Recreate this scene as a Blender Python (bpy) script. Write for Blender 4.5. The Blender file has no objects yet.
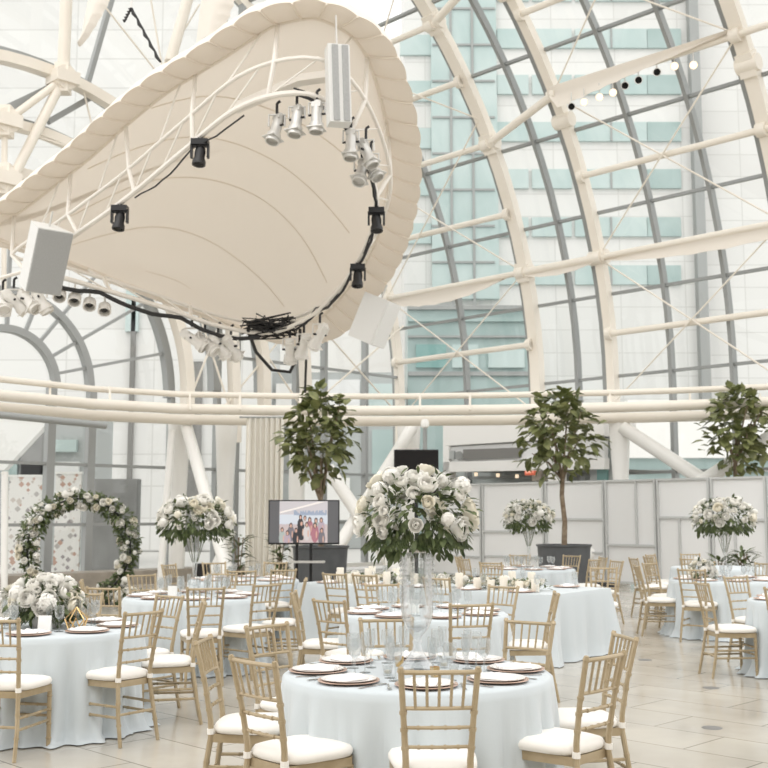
import bpy, bmesh, math, random
from mathutils import Vector, Matrix
R = math.radians
PI = math.pi
scn = bpy.context.scene
COL = scn.collection
rnd = random.Random(11)

# ------------------------------------------------------------------ camera
F = 1100.0; H = 1.65; PITCH = math.atan(131 / F)
cp, sp = math.cos(PITCH), math.sin(PITCH)
cd = bpy.data.cameras.new('camera'); cam = bpy.data.objects.new('camera', cd); COL.objects.link(cam)
cam.location = (0, 0, H); cam.rotation_euler = (PI / 2 + PITCH, 0, 0)
cd.sensor_width = 36; cd.lens = 36 * F / 768; cd.clip_end = 400
cd.dof.use_dof = True; cd.dof.focus_distance = 6.6; cd.dof.aperture_fstop = 5.0
scn.camera = cam
EYE = Vector((0, 0, H))

def ray(u, v):                       # direction in the place of a point of the photograph
    x = (u - 384) / F; y = -(v - 384) / F
    return Vector((x, cp - y * sp, sp + y * cp))
def on_plane(u, v, P0, n):
    d = ray(u, v); n = Vector(n)
    return EYE + d * ((Vector(P0) - EYE).dot(n) / d.dot(n))
def at(u, v, Y):
    d = ray(u, v); return EYE + d * (Y / d.y)
def ground(u, Y): return Vector(((u - 384) / F * Y, Y, 0))

# ------------------------------------------------------------------ materials
def mat(name, col, rough=.5, metal=0., spec=.5, emit=None, es=1., noise=None, bump=None, sheen=0, trans=0):
    m = bpy.data.materials.new(name); m.use_nodes = True
    nt = m.node_tree; b = nt.nodes['Principled BSDF']
    b.inputs['Base Color'].default_value = (*col, 1); b.inputs['Roughness'].default_value = rough
    b.inputs['Metallic'].default_value = metal; b.inputs['Specular IOR Level'].default_value = spec
    if sheen: b.inputs['Sheen Weight'].default_value = sheen
    if emit: b.inputs['Emission Color'].default_value = (*emit, 1); b.inputs['Emission Strength'].default_value = es
    if noise or bump:
        tc = nt.nodes.new('ShaderNodeTexCoord')
    if noise:                         # (second colour, scale)
        n = nt.nodes.new('ShaderNodeTexNoise'); n.inputs['Scale'].default_value = noise[1]; n.inputs['Detail'].default_value = 3
        nt.links.new(tc.outputs['Object'], n.inputs['Vector'])
        cr = nt.nodes.new('ShaderNodeValToRGB'); cr.color_ramp.elements[0].position = .35; cr.color_ramp.elements[1].position = .65
        cr.color_ramp.elements[0].color = (*col, 1); cr.color_ramp.elements[1].color = (*noise[0], 1)
        nt.links.new(n.outputs['Fac'], cr.inputs['Fac']); nt.links.new(cr.outputs['Color'], b.inputs['Base Color'])
    if bump:                          # (scale, strength)
        n2 = nt.nodes.new('ShaderNodeTexNoise'); n2.inputs['Scale'].default_value = bump[0]
        nt.links.new(tc.outputs['Object'], n2.inputs['Vector'])
        bp = nt.nodes.new('ShaderNodeBump'); bp.inputs['Strength'].default_value = bump[1]; bp.inputs['Distance'].default_value = .01
        nt.links.new(n2.outputs['Fac'], bp.inputs['Height']); nt.links.new(bp.outputs['Normal'], b.inputs['Normal'])
    if trans:                         # cloth that lets light through
        t = nt.nodes.new('ShaderNodeBsdfTranslucent'); t.inputs['Color'].default_value = (*col, 1)
        mx = nt.nodes.new('ShaderNodeMixShader'); mx.inputs[0].default_value = trans
        out = nt.nodes['Material Output']
        nt.links.new(b.outputs[0], mx.inputs[1]); nt.links.new(t.outputs[0], mx.inputs[2]); nt.links.new(mx.outputs[0], out.inputs['Surface'])
    return m
def glass_mat(name, tint, refl, rough=.0, ior=None, haze=0):
    m = bpy.data.materials.new(name); m.use_nodes = True; nt = m.node_tree
    for n in list(nt.nodes): nt.nodes.remove(n)
    o = nt.nodes.new('ShaderNodeOutputMaterial'); t = nt.nodes.new('ShaderNodeBsdfTransparent'); g = nt.nodes.new('ShaderNodeBsdfGlossy')
    t.inputs['Color'].default_value = (*tint, 1); g.inputs['Roughness'].default_value = rough
    mx = nt.nodes.new('ShaderNodeMixShader')
    if ior:
        lw = nt.nodes.new('ShaderNodeLayerWeight'); lw.inputs['Blend'].default_value = ior
        mr = nt.nodes.new('ShaderNodeMath'); mr.operation = 'MULTIPLY'; mr.inputs[1].default_value = refl
        nt.links.new(lw.outputs['Facing'], mr.inputs[0]); nt.links.new(mr.outputs[0], mx.inputs[0])
    else: mx.inputs[0].default_value = refl
    nt.links.new(t.outputs[0], mx.inputs[1]); nt.links.new(g.outputs[0], mx.inputs[2])
    last = mx
    if haze:
        df = nt.nodes.new('ShaderNodeBsdfTranslucent'); df.inputs['Color'].default_value = (.9, .93, .93, 1)
        m2 = nt.nodes.new('ShaderNodeMixShader'); m2.inputs[0].default_value = haze
        nt.links.new(mx.outputs[0], m2.inputs[1]); nt.links.new(df.outputs[0], m2.inputs[2]); last = m2
    nt.links.new(last.outputs[0], o.inputs['Surface'])
    return m

M = {}
M['gold'] = mat('gold_lacquer', (.40, .315, .195), .38, .25, noise=((.48, .39, .26), 9))
M['cushion'] = mat('ivory_cushion', (.88, .85, .80), .8, sheen=.2, bump=(60, .1))
M['cloth'] = mat('pale_blue_cloth', (.595, .65, .68), .75, sheen=.3, bump=(90, .06))
M['cream_steel'] = mat('cream_steel', (.83, .775, .69), .45, noise=((.80, .74, .65), 1.2))
M['white_steel'] = mat('white_steel', (.86, .85, .82), .4)
M['grey_metal'] = mat('grey_metal', (.30, .31, .305), .45, .2)
M['grey_light'] = mat('grey_light', (.33, .34, .335), .45, .2)
M['membrane'] = mat('cream_membrane', (.90, .835, .755), .7, bump=(3, .05), trans=.2)
M['seam'] = mat('membrane_seam', (.83, .755, .66), .7)
M['sail'] = mat('white_sail', (.88, .83, .76), .7, trans=.25)
M['truss'] = mat('truss_paint', (.83, .79, .73), .4, .1)
M['black'] = mat('black_plastic', (.012, .012, .013), .4)
M['cable'] = mat('black_cable', (.02, .02, .02), .6)
M['lampgrey'] = mat('silver_lamp', (.66, .65, .62), .4, .4)
M['lampwhite'] = mat('white_lamp', (.8, .78, .74), .4)
M['lens'] = mat('dark_lens', (.01, .01, .012), .1)
M['lit'] = mat('lit_lens', (1, .85, .65), .4, emit=(1, .78, .55), es=.75)
M['spk_white'] = mat('speaker_white', (.74, .74, .72), .5)
M['spk_grille'] = mat('speaker_grille', (.40, .405, .40), .7, noise=((.36, .365, .36), 60))
M['panel'] = mat('white_panel', (.76, .765, .765), .55)
M['panel_frame'] = mat('panel_frame', (.55, .56, .555), .45, .2)
M['leaf'] = mat('tree_leaf', (.10, .125, .042), .38, noise=((.31, .32, .14), 5), trans=.2)
M['leaf2'] = mat('bouquet_leaf', (.045, .07, .022), .5, noise=((.14, .175, .065), 16), trans=.15)
M['leaf3'] = mat('garland_leaf', (.08, .11, .04), .5, noise=((.22, .26, .12), 12), trans=.15)
M['bark'] = mat('bark', (.17, .12, .08), .9, noise=((.30, .24, .17), 14), bump=(30, .6))
M['planter'] = mat('charcoal_planter', (.075, .08, .085), .6, noise=((.10, .105, .11), 3))
M['soil'] = mat('soil', (.05, .04, .03), .95)
M['rose'] = mat('white_rose', (.96, .945, .90), .6, sheen=.2, trans=.08)
M['rose2'] = mat('cream_rose', (.95, .91, .80), .6, sheen=.2, trans=.08)
M['wax'] = mat('ivory_wax', (.94, .89, .79), .5, trans=.2)
M['wick'] = mat('wick', (.03, .025, .02), .9)
M['charger'] = mat('rose_gold_plate', (.68, .49, .40), .3, .45)
M['china'] = mat('blush_china', (.90, .86, .83), .25)
M['napkin'] = mat('white_napkin', (.92, .91, .90), .8, bump=(50, .1))
M['silver'] = mat('silver', (.75, .74, .72), .2, 1.)
M['brass'] = mat('brass', (.72, .50, .24), .25, .9)
M['tv'] = mat('tv_black', (.02, .02, .02), .35)
M['vase'] = glass_mat('clear_vase', (.98, .985, .985), .9, .02, .4, haze=.07)
M['goblet'] = glass_mat('clear_goblet', (.96, .965, .965), .6, .02, .3, haze=.13)
M['glass'] = glass_mat('window_glass', (.95, .97, .965), .05)
M['curtain'] = mat('cream_curtain', (.88, .85, .785), .85, trans=.12)
M['stone'] = mat('stone_base', (.36, .32, .27), .7, noise=((.28, .25, .21), 3))
M['card'] = mat('white_card', (.9, .9, .88), .7)
# floor: large honed stone tiles laid square to the glazed walls
m = mat('floor_stone', (.7, .64, .55), .22); nt = m.node_tree; b = nt.nodes['Principled BSDF']
tc = nt.nodes.new('ShaderNodeTexCoord'); mp = nt.nodes.new('ShaderNodeMapping'); mp.inputs['Rotation'].default_value = (0, 0, R(45))
br = nt.nodes.new('ShaderNodeTexBrick'); br.offset = .5
br.inputs['Color1'].default_value = (.64, .60, .525, 1); br.inputs['Color2'].default_value = (.585, .545, .475, 1); br.inputs['Mortar'].default_value = (.30, .275, .235, 1)
br.inputs['Scale'].default_value = 1; br.inputs['Mortar Size'].default_value = .008; br.inputs['Brick Width'].default_value = 1.2; br.inputs['Row Height'].default_value = .6; br.inputs['Mortar Smooth'].default_value = .3
nz = nt.nodes.new('ShaderNodeTexNoise'); nz.inputs['Scale'].default_value = 1.3; nz.inputs['Detail'].default_value = 5
mx = nt.nodes.new('ShaderNodeMixRGB'); mx.blend_type = 'MULTIPLY'; mx.inputs[0].default_value = .35
nr = nt.nodes.new('ShaderNodeMapRange'); nr.inputs[1].default_value = .3; nr.inputs[2].default_value = .7; nr.inputs[3].default_value = .08; nr.inputs[4].default_value = .24
nt.links.new(tc.outputs['Object'], mp.inputs[0]); nt.links.new(mp.outputs[0], br.inputs['Vector']); nt.links.new(mp.outputs[0], nz.inputs['Vector'])
nt.links.new(br.outputs['Color'], mx.inputs[1]); nt.links.new(nz.outputs['Fac'], mx.inputs[2]); nt.links.new(mx.outputs[0], b.inputs['Base Color'])
nt.links.new(nz.outputs['Fac'], nr.inputs[0]); nt.links.new(nr.outputs[0], b.inputs['Roughness'])
M['floor'] = m
# outside
M['pave'] = mat('pavement', (.55, .54, .52), .8)
M['facade'] = mat('white_facade', (.86, .85, .83), .8)
m = mat('white_tower_facade', (.84, .835, .82), .8); nt = m.node_tree; b = nt.nodes['Principled BSDF']   # cladding panels
tc = nt.nodes.new('ShaderNodeTexCoord'); mp = nt.nodes.new('ShaderNodeMapping'); mp.inputs['Rotation'].default_value = (R(90), 0, 0)
br = nt.nodes.new('ShaderNodeTexBrick'); br.offset = 0; br.inputs['Scale'].default_value = 1
br.inputs['Color1'].default_value = (.74, .735, .72, 1); br.inputs['Color2'].default_value = (.69, .685, .67, 1); br.inputs['Mortar'].default_value = (.60, .595, .575, 1)
br.inputs['Mortar Size'].default_value = .035; br.inputs['Brick Width'].default_value = 4.2; br.inputs['Row Height'].default_value = 1.5
nt.links.new(tc.outputs['Object'], mp.inputs[0]); nt.links.new(mp.outputs[0], br.inputs['Vector']); nt.links.new(br.outputs['Color'], b.inputs['Base Color'])
M['tower'] = m
M['grey_facade'] = mat('grey_facade', (.42, .44, .435), .6)
M['teal'] = mat('teal_glazing', (.30, .40, .39), .3, noise=((.40, .50, .49), .35))
M['teal2'] = mat('pale_teal_glazing', (.42, .53, .52), .3, noise=((.53, .62, .61), .25))
M['teal3'] = mat('deep_teal_glazing', (.17, .33, .32), .3, noise=((.24, .41, .39), .5))
M['louvre'] = mat('louvre_grey', (.21, .205, .195), .7)
M['slab'] = mat('grey_slab', (.235, .235, .23), .7, noise=((.29, .29, .285), 1.5))
m = mat('petal_print', (.8, .78, .75), .7); nt = m.node_tree; b = nt.nodes['Principled BSDF']
tc = nt.nodes.new('ShaderNodeTexCoord'); vo = nt.nodes.new('ShaderNodeTexVoronoi'); vo.distance = 'MANHATTAN'; vo.inputs['Scale'].default_value = 5.5
r1 = nt.nodes.new('ShaderNodeValToRGB'); r1.color_ramp.interpolation = 'CONSTANT'; r1.color_ramp.elements[0].color = (0, 0, 0, 1); r1.color_ramp.elements[1].position = .50; r1.color_ramp.elements[1].color = (1, 1, 1, 1)
r2 = nt.nodes.new('ShaderNodeValToRGB'); r2.color_ramp.interpolation = 'CONSTANT'
for i, (p_, c_) in enumerate([(0, (.52, .34, .27)), (.25, (.34, .31, .31)), (.5, (.48, .45, .43)), (.75, (.60, .54, .49))]):
    e = r2.color_ramp.elements[i] if i < 2 else r2.color_ramp.elements.new(p_)
    e.position = p_; e.color = (*c_, 1)
mx = nt.nodes.new('ShaderNodeMixRGB'); mx.inputs[2].default_value = (.80, .78, .75, 1)
sv = nt.nodes.new('ShaderNodeSeparateColor')
nt.links.new(tc.outputs['Object'], vo.inputs['Vector']); nt.links.new(vo.outputs['Distance'], r1.inputs[0]); nt.links.new(vo.outputs['Color'], sv.inputs[0])
nt.links.new(sv.outputs[0], r2.inputs[0]); nt.links.new(r1.outputs[0], mx.inputs[0]); nt.links.new(r2.outputs[0], mx.inputs[1]); nt.links.new(mx.outputs[0], b.inputs['Base Color'])
M['petal'] = m

# ------------------------------------------------------------------ mesh helpers
class MB:
    def __init__(s): s.v = []; s.f = []; s.mi = []; s.mats = []; s.cur = 0
    def use(s, m):
        if m not in s.mats: s.mats.append(m)
        s.cur = s.mats.index(m); return s
    def add(s, vs, fs):
        o = len(s.v); s.v += [tuple(v) for v in vs]; s.f += [tuple(i + o for i in f) for f in fs]; s.mi += [s.cur] * len(fs); return s
    def box(s, c, d, rot=None, taper=1.0):
        x, y, z = d[0] / 2, d[1] / 2, d[2] / 2; c = Vector(c)
        vs = [Vector((sx * x * (taper if sz > 0 else 1), sy * y * (taper if sz > 0 else 1), sz * z)) for sz in (-1, 1) for sy in (-1, 1) for sx in (-1, 1)]
        if rot is not None: vs = [rot @ v for v in vs]
        return s.add([c + v for v in vs], [(0, 2, 3, 1), (4, 5, 7, 6), (0, 1, 5, 4), (2, 6, 7, 3), (0, 4, 6, 2), (1, 3, 7, 5)])
    def tube(s, pts, r, n=8, closed=False, cap=True):
        pts = [Vector(p) for p in pts]; L = len(pts)
        rs = r if isinstance(r, (list, tuple)) else [r] * L
        vs = []; up = None
        for i, p in enumerate(pts):
            if closed: t = pts[(i + 1) % L] - pts[i - 1]
            else: t = pts[min(i + 1, L - 1)] - pts[max(i - 1, 0)]
            t = t.normalized() if t.length > 1e-9 else Vector((0, 0, 1))
            if up is None:
                a = Vector((0, 0, 1)) if abs(t.z) < .9 else Vector((1, 0, 0))
                up = (a - t * a.dot(t)).normalized()
            else:
                up = up - t * up.dot(t); up = up.normalized() if up.length > 1e-6 else Vector((1, 0, 0))
            w = t.cross(up)
            for k in range(n):
                a = 2 * PI * k / n; vs.append(p + (up * math.cos(a) + w * math.sin(a)) * rs[i])
        fs = []
        for i in range(L if closed else L - 1):
            j = (i + 1) % L
            for k in range(n): fs.append((i * n + k, i * n + (k + 1) % n, j * n + (k + 1) % n, j * n + k))
        if cap and not closed: fs += [tuple(range(n))[::-1], tuple((L - 1) * n + k for k in range(n))]
        return s.add(vs, fs)
    def beam(s, pts, w, h, side, closed=False):       # rectangular section swept; 'side' gives the w direction per point
        L = len(pts); vs = []
        for i, p in enumerate(pts):
            p = Vector(p); t = Vector(pts[min(i + 1, L - 1)]) - Vector(pts[max(i - 1, 0)]); t.normalize()
            a = Vector(side[i] if isinstance(side, list) else side); a = (a - t * a.dot(t)).normalized(); b_ = t.cross(a)
            vs += [p + a * w / 2 + b_ * h / 2, p - a * w / 2 + b_ * h / 2, p - a * w / 2 - b_ * h / 2, p + a * w / 2 - b_ * h / 2]
        fs = [(i * 4 + k, i * 4 + (k + 1) % 4, i * 4 + 4 + (k + 1) % 4, i * 4 + 4 + k) for i in range(L - 1) for k in range(4)]
        fs += [(3, 2, 1, 0), tuple((L - 1) * 4 + k for k in range(4))]
        return s.add(vs, fs)
    def lathe(s, prof, n=24, c=(0, 0, 0), wob=None):
        c = Vector(c); vs = []; L = len(prof)
        for i, (r, z) in enumerate(prof):
            for k in range(n):
                a = 2 * PI * k / n; rr = r + (wob(a, i) if wob else 0); vs.append(c + Vector((rr * math.cos(a), rr * math.sin(a), z)))
        fs = [(i * n + k, i * n + (k + 1) % n, (i + 1) * n + (k + 1) % n, (i + 1) * n + k) for i in range(L - 1) for k in range(n)]
        if prof[0][0] > 1e-5: fs.append(tuple(range(n))[::-1])
        if prof[-1][0] > 1e-5: fs.append(tuple((L - 1) * n + k for k in range(n)))
        return s.add(vs, fs)
    def grid(s, P, nu, nv, closed=False):             # P[i*nv+j]
        fs = [(i * nv + j, ((i + 1) % nu) * nv + j, ((i + 1) % nu) * nv + j + 1, i * nv + j + 1) for i in range(nu if closed else nu - 1) for j in range(nv - 1)]
        return s.add(P, fs)
    def build(s, name, m=None, parent=None, smooth=True, loc=None, origin=None, sharp=40):
        me = bpy.data.meshes.new(name)
        vs = s.v
        if origin is not None: o = Vector(origin); vs = [tuple(Vector(v) - o) for v in vs]
        me.from_pydata(vs, [], s.f); me.update()
        if m is not None: me.materials.append(m)
        else:
            for q in s.mats: me.materials.append(q)
            me.polygons.foreach_set('material_index', s.mi)
        bm = bmesh.new(); bm.from_mesh(me); bmesh.ops.remove_doubles(bm, verts=bm.verts, dist=1e-6); bmesh.ops.recalc_face_normals(bm, faces=bm.faces)
        if smooth:
            for f in bm.faces: f.smooth = True
            for e in bm.edges:
                if len(e.link_faces) == 2 and e.calc_face_angle(0) > R(sharp): e.smooth = False
        bm.to_mesh(me); bm.free()
        ob = bpy.data.objects.new(name, me); COL.objects.link(ob)
        if parent: ob.parent = parent
        if origin is not None: ob.location = origin
        elif loc is not None: ob.location = loc
        return ob
def tag(o, label=None, cat=None, group=None, kind=None):
    if label: o['label'] = label
    if cat: o['category'] = cat
    if group: o['group'] = group
    if kind: o['kind'] = kind
    return o
def empty(name, loc=(0, 0, 0), rz=0.):
    o = bpy.data.objects.new(name, None); COL.objects.link(o); o.location = loc; o.rotation_euler = (0, 0, rz); o.empty_display_size = .1; return o
KIDS = {}
def copy_tree(o, parent=None):
    c = o.copy(); COL.objects.link(c)
    if parent: c.parent = parent
    for ch in [x for x in o.children]: copy_tree(ch, c)
    return c
def structure(o, label=None): o['kind'] = 'structure'; (label and o.__setitem__('label', label)); return o
def bez(p0, p1, sag, n=10):
    p0, p1 = Vector(p0), Vector(p1)
    return [p0.lerp(p1, i / n) + Vector((0, 0, -sag * 4 * (i / n) * (1 - i / n))) for i in range(n + 1)]
def lookrot(d, up=Vector((0, 0, 1))):                # matrix whose -Z points along d
    return Vector(d).to_track_quat('-Z', 'Y').to_matrix()

# ================================================================== SETTING
k2 = 2 ** -.5
AX = Vector((-k2, k2, 0))            # axis of the glazed vault, going away
IN = Vector((-k2, -k2, 0)); OUT = -IN
RAD, Z0 = 13.4, 5.0
CN = Vector((.61, 34.99, 0)) + IN * RAD               # axis point on the end wall
L_END = CN.dot(AX)
def vault(ang, al, r=RAD):           # point on the vault; below 0 deg the wall drops straight to the floor
    a = R(ang)
    return CN + AX * (al - L_END) + OUT * (r * math.cos(a)) + Vector((0, 0, Z0 + r * math.sin(a)))
def vwall(z, al, r=RAD): return CN + AX * (al - L_END) + OUT * r + Vector((0, 0, z))
def endw(a, z, dep=0.): return CN + OUT * a + Vector((0, 0, z)) - AX * dep

o = MB().use(M['floor']).add([(-26, -8, 0), (22, -8, 0), (22, 25, 0), (0.6, 35.4, 0), (-26, 9, 0)], [(0, 1, 2, 3, 4)]).build('floor', smooth=False); structure(o)
o = MB().add([(-90, -30, -.05), (90, -30, -.05), (90, 130, -.05), (-90, 130, -.05)], [(0, 1, 2, 3)]).build('ground', M['pave'], smooth=False); structure(o)

M['light_block'] = mat('light_block_beige', (.62, .58, .52), .8)
structure(MB().box((0, -7.1, 3), (48, .2, 6)).build('light_block_wall', M['light_block'], smooth=False)); structure(MB().box((0, -5.4, 6.1), (48, 3.4, .2)).build('light_block_ceiling', M['light_block'], smooth=False))  # unseen wall and ceiling strip added behind the camera to cut frontal light
RIBS = [24.31, 18.85, 16.35, 11.2, 8.7]
AMAX = 96
rib_no = 0
for i, al in enumerate(RIBS):
    pts = [vault(a, al, RAD - .14) for a in range(0, AMAX + 1, 4)]
    side = [AX] * len(pts)
    low = [vwall(z, al, RAD - .14) for z in (2.6, 3.4, 4.2)]
    rb = MB().use(M['cream_steel']); rb.beam(low + pts, (.20, .33, .24, .33, .24)[i], .26, AX)
    rib = structure(rb.build('roof_rib', M['cream_steel']), 'cream steel arched rib of the glass vault')
    fin = MB().beam([vwall(z, al + .24, RAD + .05) for z in (0.1, 2, 4)] + [vault(a, al + .24, RAD + .05) for a in range(0, AMAX + 1, 4)], .20, .34, AX)
    fin.build('rib_fin', M['grey_metal'], rib)
    for ang in (15.4, 31.6, 47.2):
        if i == 0: continue
        P = vault(ang, al, RAD - .2); hb = MB(); rot = Matrix((AX, IN * math.cos(R(ang)) - Vector((0, 0, math.sin(R(ang)))), AX.cross(IN * math.cos(R(ang)) - Vector((0, 0, math.sin(R(ang))))))).transposed()
        hb.tube([P - AX * .26, P + AX * .26], .2, 14); hb.box(P, (.40, .32, .55) if i in (1, 3) else (.3, .3, .3), rot)
        hb.build('hub_plate', M['cream_steel'], rib)
MUL = {0: [21.6], 1: [17.55], 2: [14.65, 12.95], 3: [9.95]}
GA = [1.5, 11, 20.4, 30.1, 39.6, 49.2, 58.8, 68.4, 78, 87.6]
PA = [6.4, 15.4, 25.0, 34.8, 44.5, 54, 64]
for b_ in range(4):
    a0, a1 = RIBS[b_ + 1], RIBS[b_]
    P = []
    for al in (a0, a1):
        P += [vwall(.1, al), vwall(2.5, al)] + [vault(a, al) for a in range(0, AMAX + 1, 6)]
    nv = len(P) // 2
    w = structure(MB().grid(P, 2, nv).build('window_%d' % (b_ + 1), M['glass']), 'curved glass bay of the vault')
    for al in MUL[b_]:
        MB().beam([vwall(z, al) for z in (.1, 2, 4)] + [vault(a, al) for a in range(0, AMAX + 1, 4)], .10, .22, AX).build('mullion', M['grey_metal'], w)
    for g in GA:
        MB().beam([vault(g, a0), vault(g, a1)], .075, .11, Vector((0, 0, 1))).build('transom', M['grey_metal'], w)
    for z in (1.3, 2.75):
        MB().beam([vwall(z, a0), vwall(z, a1)], .075, .10, Vector((0, 0, 1))).build('transom', M['grey_metal'], w)
    for g in ([6.4, 15.4, 22.8, 31.6, 39.8, 47.2, 55, 63], [15.4, (34.8, 31.6), (51, 47.2)], PA, PA)[b_]:
        g, g2 = g if isinstance(g, tuple) else (g, g)
        p0, p1 = vault(g, a0, RAD - .3), vault(g2, a1, RAD - .3)
        q = MB().tube([p0, p1], .11 if b_ == 1 else .085, 12)
        q.tube([p0, p0.lerp(p1, .03)], .17, 12); q.tube([p1.lerp(p0, .03), p1], .17, 12)
        structure(q.build('purlin', M['cream_steel']), 'cream tube purlin between the ribs')
    if b_ in (0, 2, 1):
        for g0, g1 in ((-2, 15.4), (15.4, 34.8), (34.8, 54)):
            q = MB()
            for (s0, s1) in ((a0, a1), (a1, a0)):
                A, B = vault(g0, s0, RAD - .26), vault(g1, s1, RAD - .26)
                Cm = (vault(g0, s0, RAD - .26) + vault(g1, s1, RAD - .26)) / 2
                q.tube([A, B], .022, 6)
            if b_ == 1: continue
            structure(q.build('tie_rod', M['cream_steel']), 'crossed tie rods bracing the glass vault')

# end wall: concentric fan lights
def arc(r, zc, a0=0, a1=180, n=44, dep=0., ca=0.):
    return [endw(ca + r * math.cos(R(a0 + (a1 - a0) * i / n)), zc + r * math.sin(R(a0 + (a1 - a0) * i / n)), dep) for i in range(n + 1)]
zc = 4.7
P = []
for i in range(41):
    a = R(180 - i * 4.5) if True else 0
    top = endw(RAD * math.cos(a), Z0 + RAD * math.sin(a), -.05)
    P += [endw(RAD * math.cos(a), .15, -.05), endw(RAD * math.cos(a), 5, -.05), top]
wend = structure(MB().grid(P, 41, 3).build('window_5', M['glass']), 'glazed end wall with round fan lights')
for r, wd, dp, mm in ((1.3, .17, .22, 'grey_light'), (2.22, .17, .22, 'grey_light'), (4.55, .22, .24, 'grey_metal'), (6.0, .24, .3, 'grey_light'), (7.62, .28, .3, 'grey_light')):
    MB().beam(arc(r, zc if r < 5 else 5.0, 0, 180), wd, dp, [(p - endw(0, zc)).normalized() for p in arc(r, zc, 0, 180)]).build('fan_arch', M[mm], wend)
for ang in (15, 33, 52, 70, 90, 110, 130, 150, 168):
    d = lambda r: endw(r * math.cos(R(ang)), zc + r * math.sin(R(ang)))
    MB().beam([d(1.3), d(4.55)], .075, .1, AX.cross(Vector((math.cos(R(ang)) * OUT.x, math.cos(R(ang)) * OUT.y, math.sin(R(ang)))))).build('spoke', M['grey_light'], wend)
    d2 = lambda r: endw(r * math.cos(R(ang + 6)), 5 + r * math.sin(R(ang + 6)))
    MB().beam([d2(7.62), d2(13.3)], .12, .16, AX.cross(d2(2) - d2(1))).build('spoke', M['grey_light'], wend)
for a_ in (-8.9, -4.75, -2.22, -1.3 + .1, 1.2, 2.28, 4.62, 6.1, 6.75, 8.9, 10.0, 11.7):
    top = 4.7
    if a_ in (6.1, 6.75, 8.9, 10.0, 11.7):
        top = 5 + math.sqrt(max(0, RAD ** 2 - a_ ** 2)) * .98
    w_ = .2 if a_ in (1.2, 2.28, -1.2) else .13
    MB().beam([endw(a_, .15), endw(a_ - (.0 if top < 5 else .0), top)], w_, .2, OUT).build('mullion', M['grey_light'], wend)
for z in (1.42, 2.87):
    MB().beam([endw(-13, z), endw(13.3, z)], .075, .12, Vector((0, 0, 1))).build('transom', M['grey_light'], wend)
for z, a0_ in ((6.0, 6.2), (7.6, 5.6), (9.4, 7.6), (11.5, 4.7)):
    MB().beam([endw(a0_, z), endw(math.sqrt(RAD ** 2 - (z - 5) ** 2), z)], .07, .12, Vector((0, 0, 1))).build('transom', M['grey_light'], wend)
MB().box(endw(0, .25), (.1, .1, .1)).beam([endw(-13.3, .17), endw(13.3, .17)], .12, .3, Vector((0, 0, 1))).build('window_sill', M['white_steel'], wend)
structure(MB().beam([endw(-13, .16, .75), endw(9.6, .16, .75)], .32, .9, Vector((0, 0, 1))).build('baseboard_left', M['stone']), 'low stone ledge under the end wall windows')
# cream ribs lining the fan arches, standing a little inside the glass
def arched_rib(r, zc, dep, w, a0, a1, legz=None):
    pts = arc(r, zc, a0, a1, 40, dep); q = MB()
    if legz is not None: pts = [endw(r, legz, dep)] + pts
    q.beam(pts, w, .3, [(p - endw(0, zc, dep)).normalized() + Vector((0, 0, .001)) for p in pts])
    return structure(q.build('fan_rib', M['cream_steel']), 'cream steel rib lining a fan light arch')
arched_rib(4.82, 4.8, .45, .26, 0, 180, 4.0)
arched_rib(5.78, 5.0, .45, .22, 20, 180)
arched_rib(7.34, 5.0, .5, .26, 0, 180, 4.0)
def strut(p0, p1, r=.09, mm='cream_steel', nm='strut', lab='cream tube strut of the roof steelwork'):
    return structure(MB().tube([p0, p1], r, 12).build(nm, M[mm]), lab)
def ew(u, v, dep=.7): return on_plane(u, v, endw(0, 0, dep), AX)
def hub(c):
    q = MB(); q.tube([c - AX * .2, c + AX * .2], .30, 16); q.box(c, (.34, .34, .72)); q.box(c, (.6, .6, .3), Matrix.Rotation(R(45), 3, 'Z')); return structure(q.build('roof_hub', M['cream_steel']), 'cream steel joint where the roof struts meet')
HA, HB, HC = ew(63, 79), ew(5, 122), ew(4, 180)
hub(HA); hub(HB); hub(HC)
strut(HA, HB); strut(HA, HC + Vector((.15, .15, .1)), .12); strut(HA, ew(68, -40), .15); strut(HB, HC, .07); strut(HC, ew(4, 300), .06)
strut(HB, ew(-60, 90), .07); strut(HC, ew(-60, 200), .07); strut(ew(170, 62), ew(196, -30), .15)
structure(MB().beam([ew(-20, 122, .3), ew(60, 84, .3)], .3, .2, AX).build('strut', M['grey_light']), 'grey steel strut behind the roof joints'); structure(MB().beam([ew(48, 122, .2), ew(95, 95, .2)], .14, .14, AX).build('strut', M['grey_light']), 'slim grey strut behind the roof joints')
for p0, p1 in ((endw(2.1, 10.3, .5), endw(4.9, 15.5, .5)), (endw(1.6, 14.8, .5), endw(5.6, 11.6, .5)), (endw(1.5, 12.1, .5), endw(2.4, 9.3, .5)), (endw(2.8, 17.6, .5), endw(4.3, 11.0, .5)), (endw(.2, 10.6, .6), endw(2.9, 10.4, .6))):
    strut(p0, p1, .025, nm='tie_rod', lab='thin tie rod across the end wall')
for a_, b2 in ((6.1, 8.9), (4.9, 6.2), (8.9, 13.0)):
    q = MB(); q.tube([endw(a_, 4.6, .4), endw(b2, 7.6, .4)], .03, 6); q.tube([endw(b2, 4.6, .4), endw(a_, 7.6, .4)], .03, 6)
    structure(q.build('tie_rod', M['cream_steel']), 'crossed tie rods on the end wall')
for a_, zt in ((6.42, 9.5), (9.0, 12.5)):
    c = [endw(a_ - .035 * max(0, z - 4) ** 1.5, z, .4) for z in (3.6, 5, 6.2, 7.5, 8.6, zt)]
    structure(MB().beam(c, .26, .26, OUT).build('fan_rib', M['cream_steel']), 'cream steel rib rising from a column by the end wall')

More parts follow.
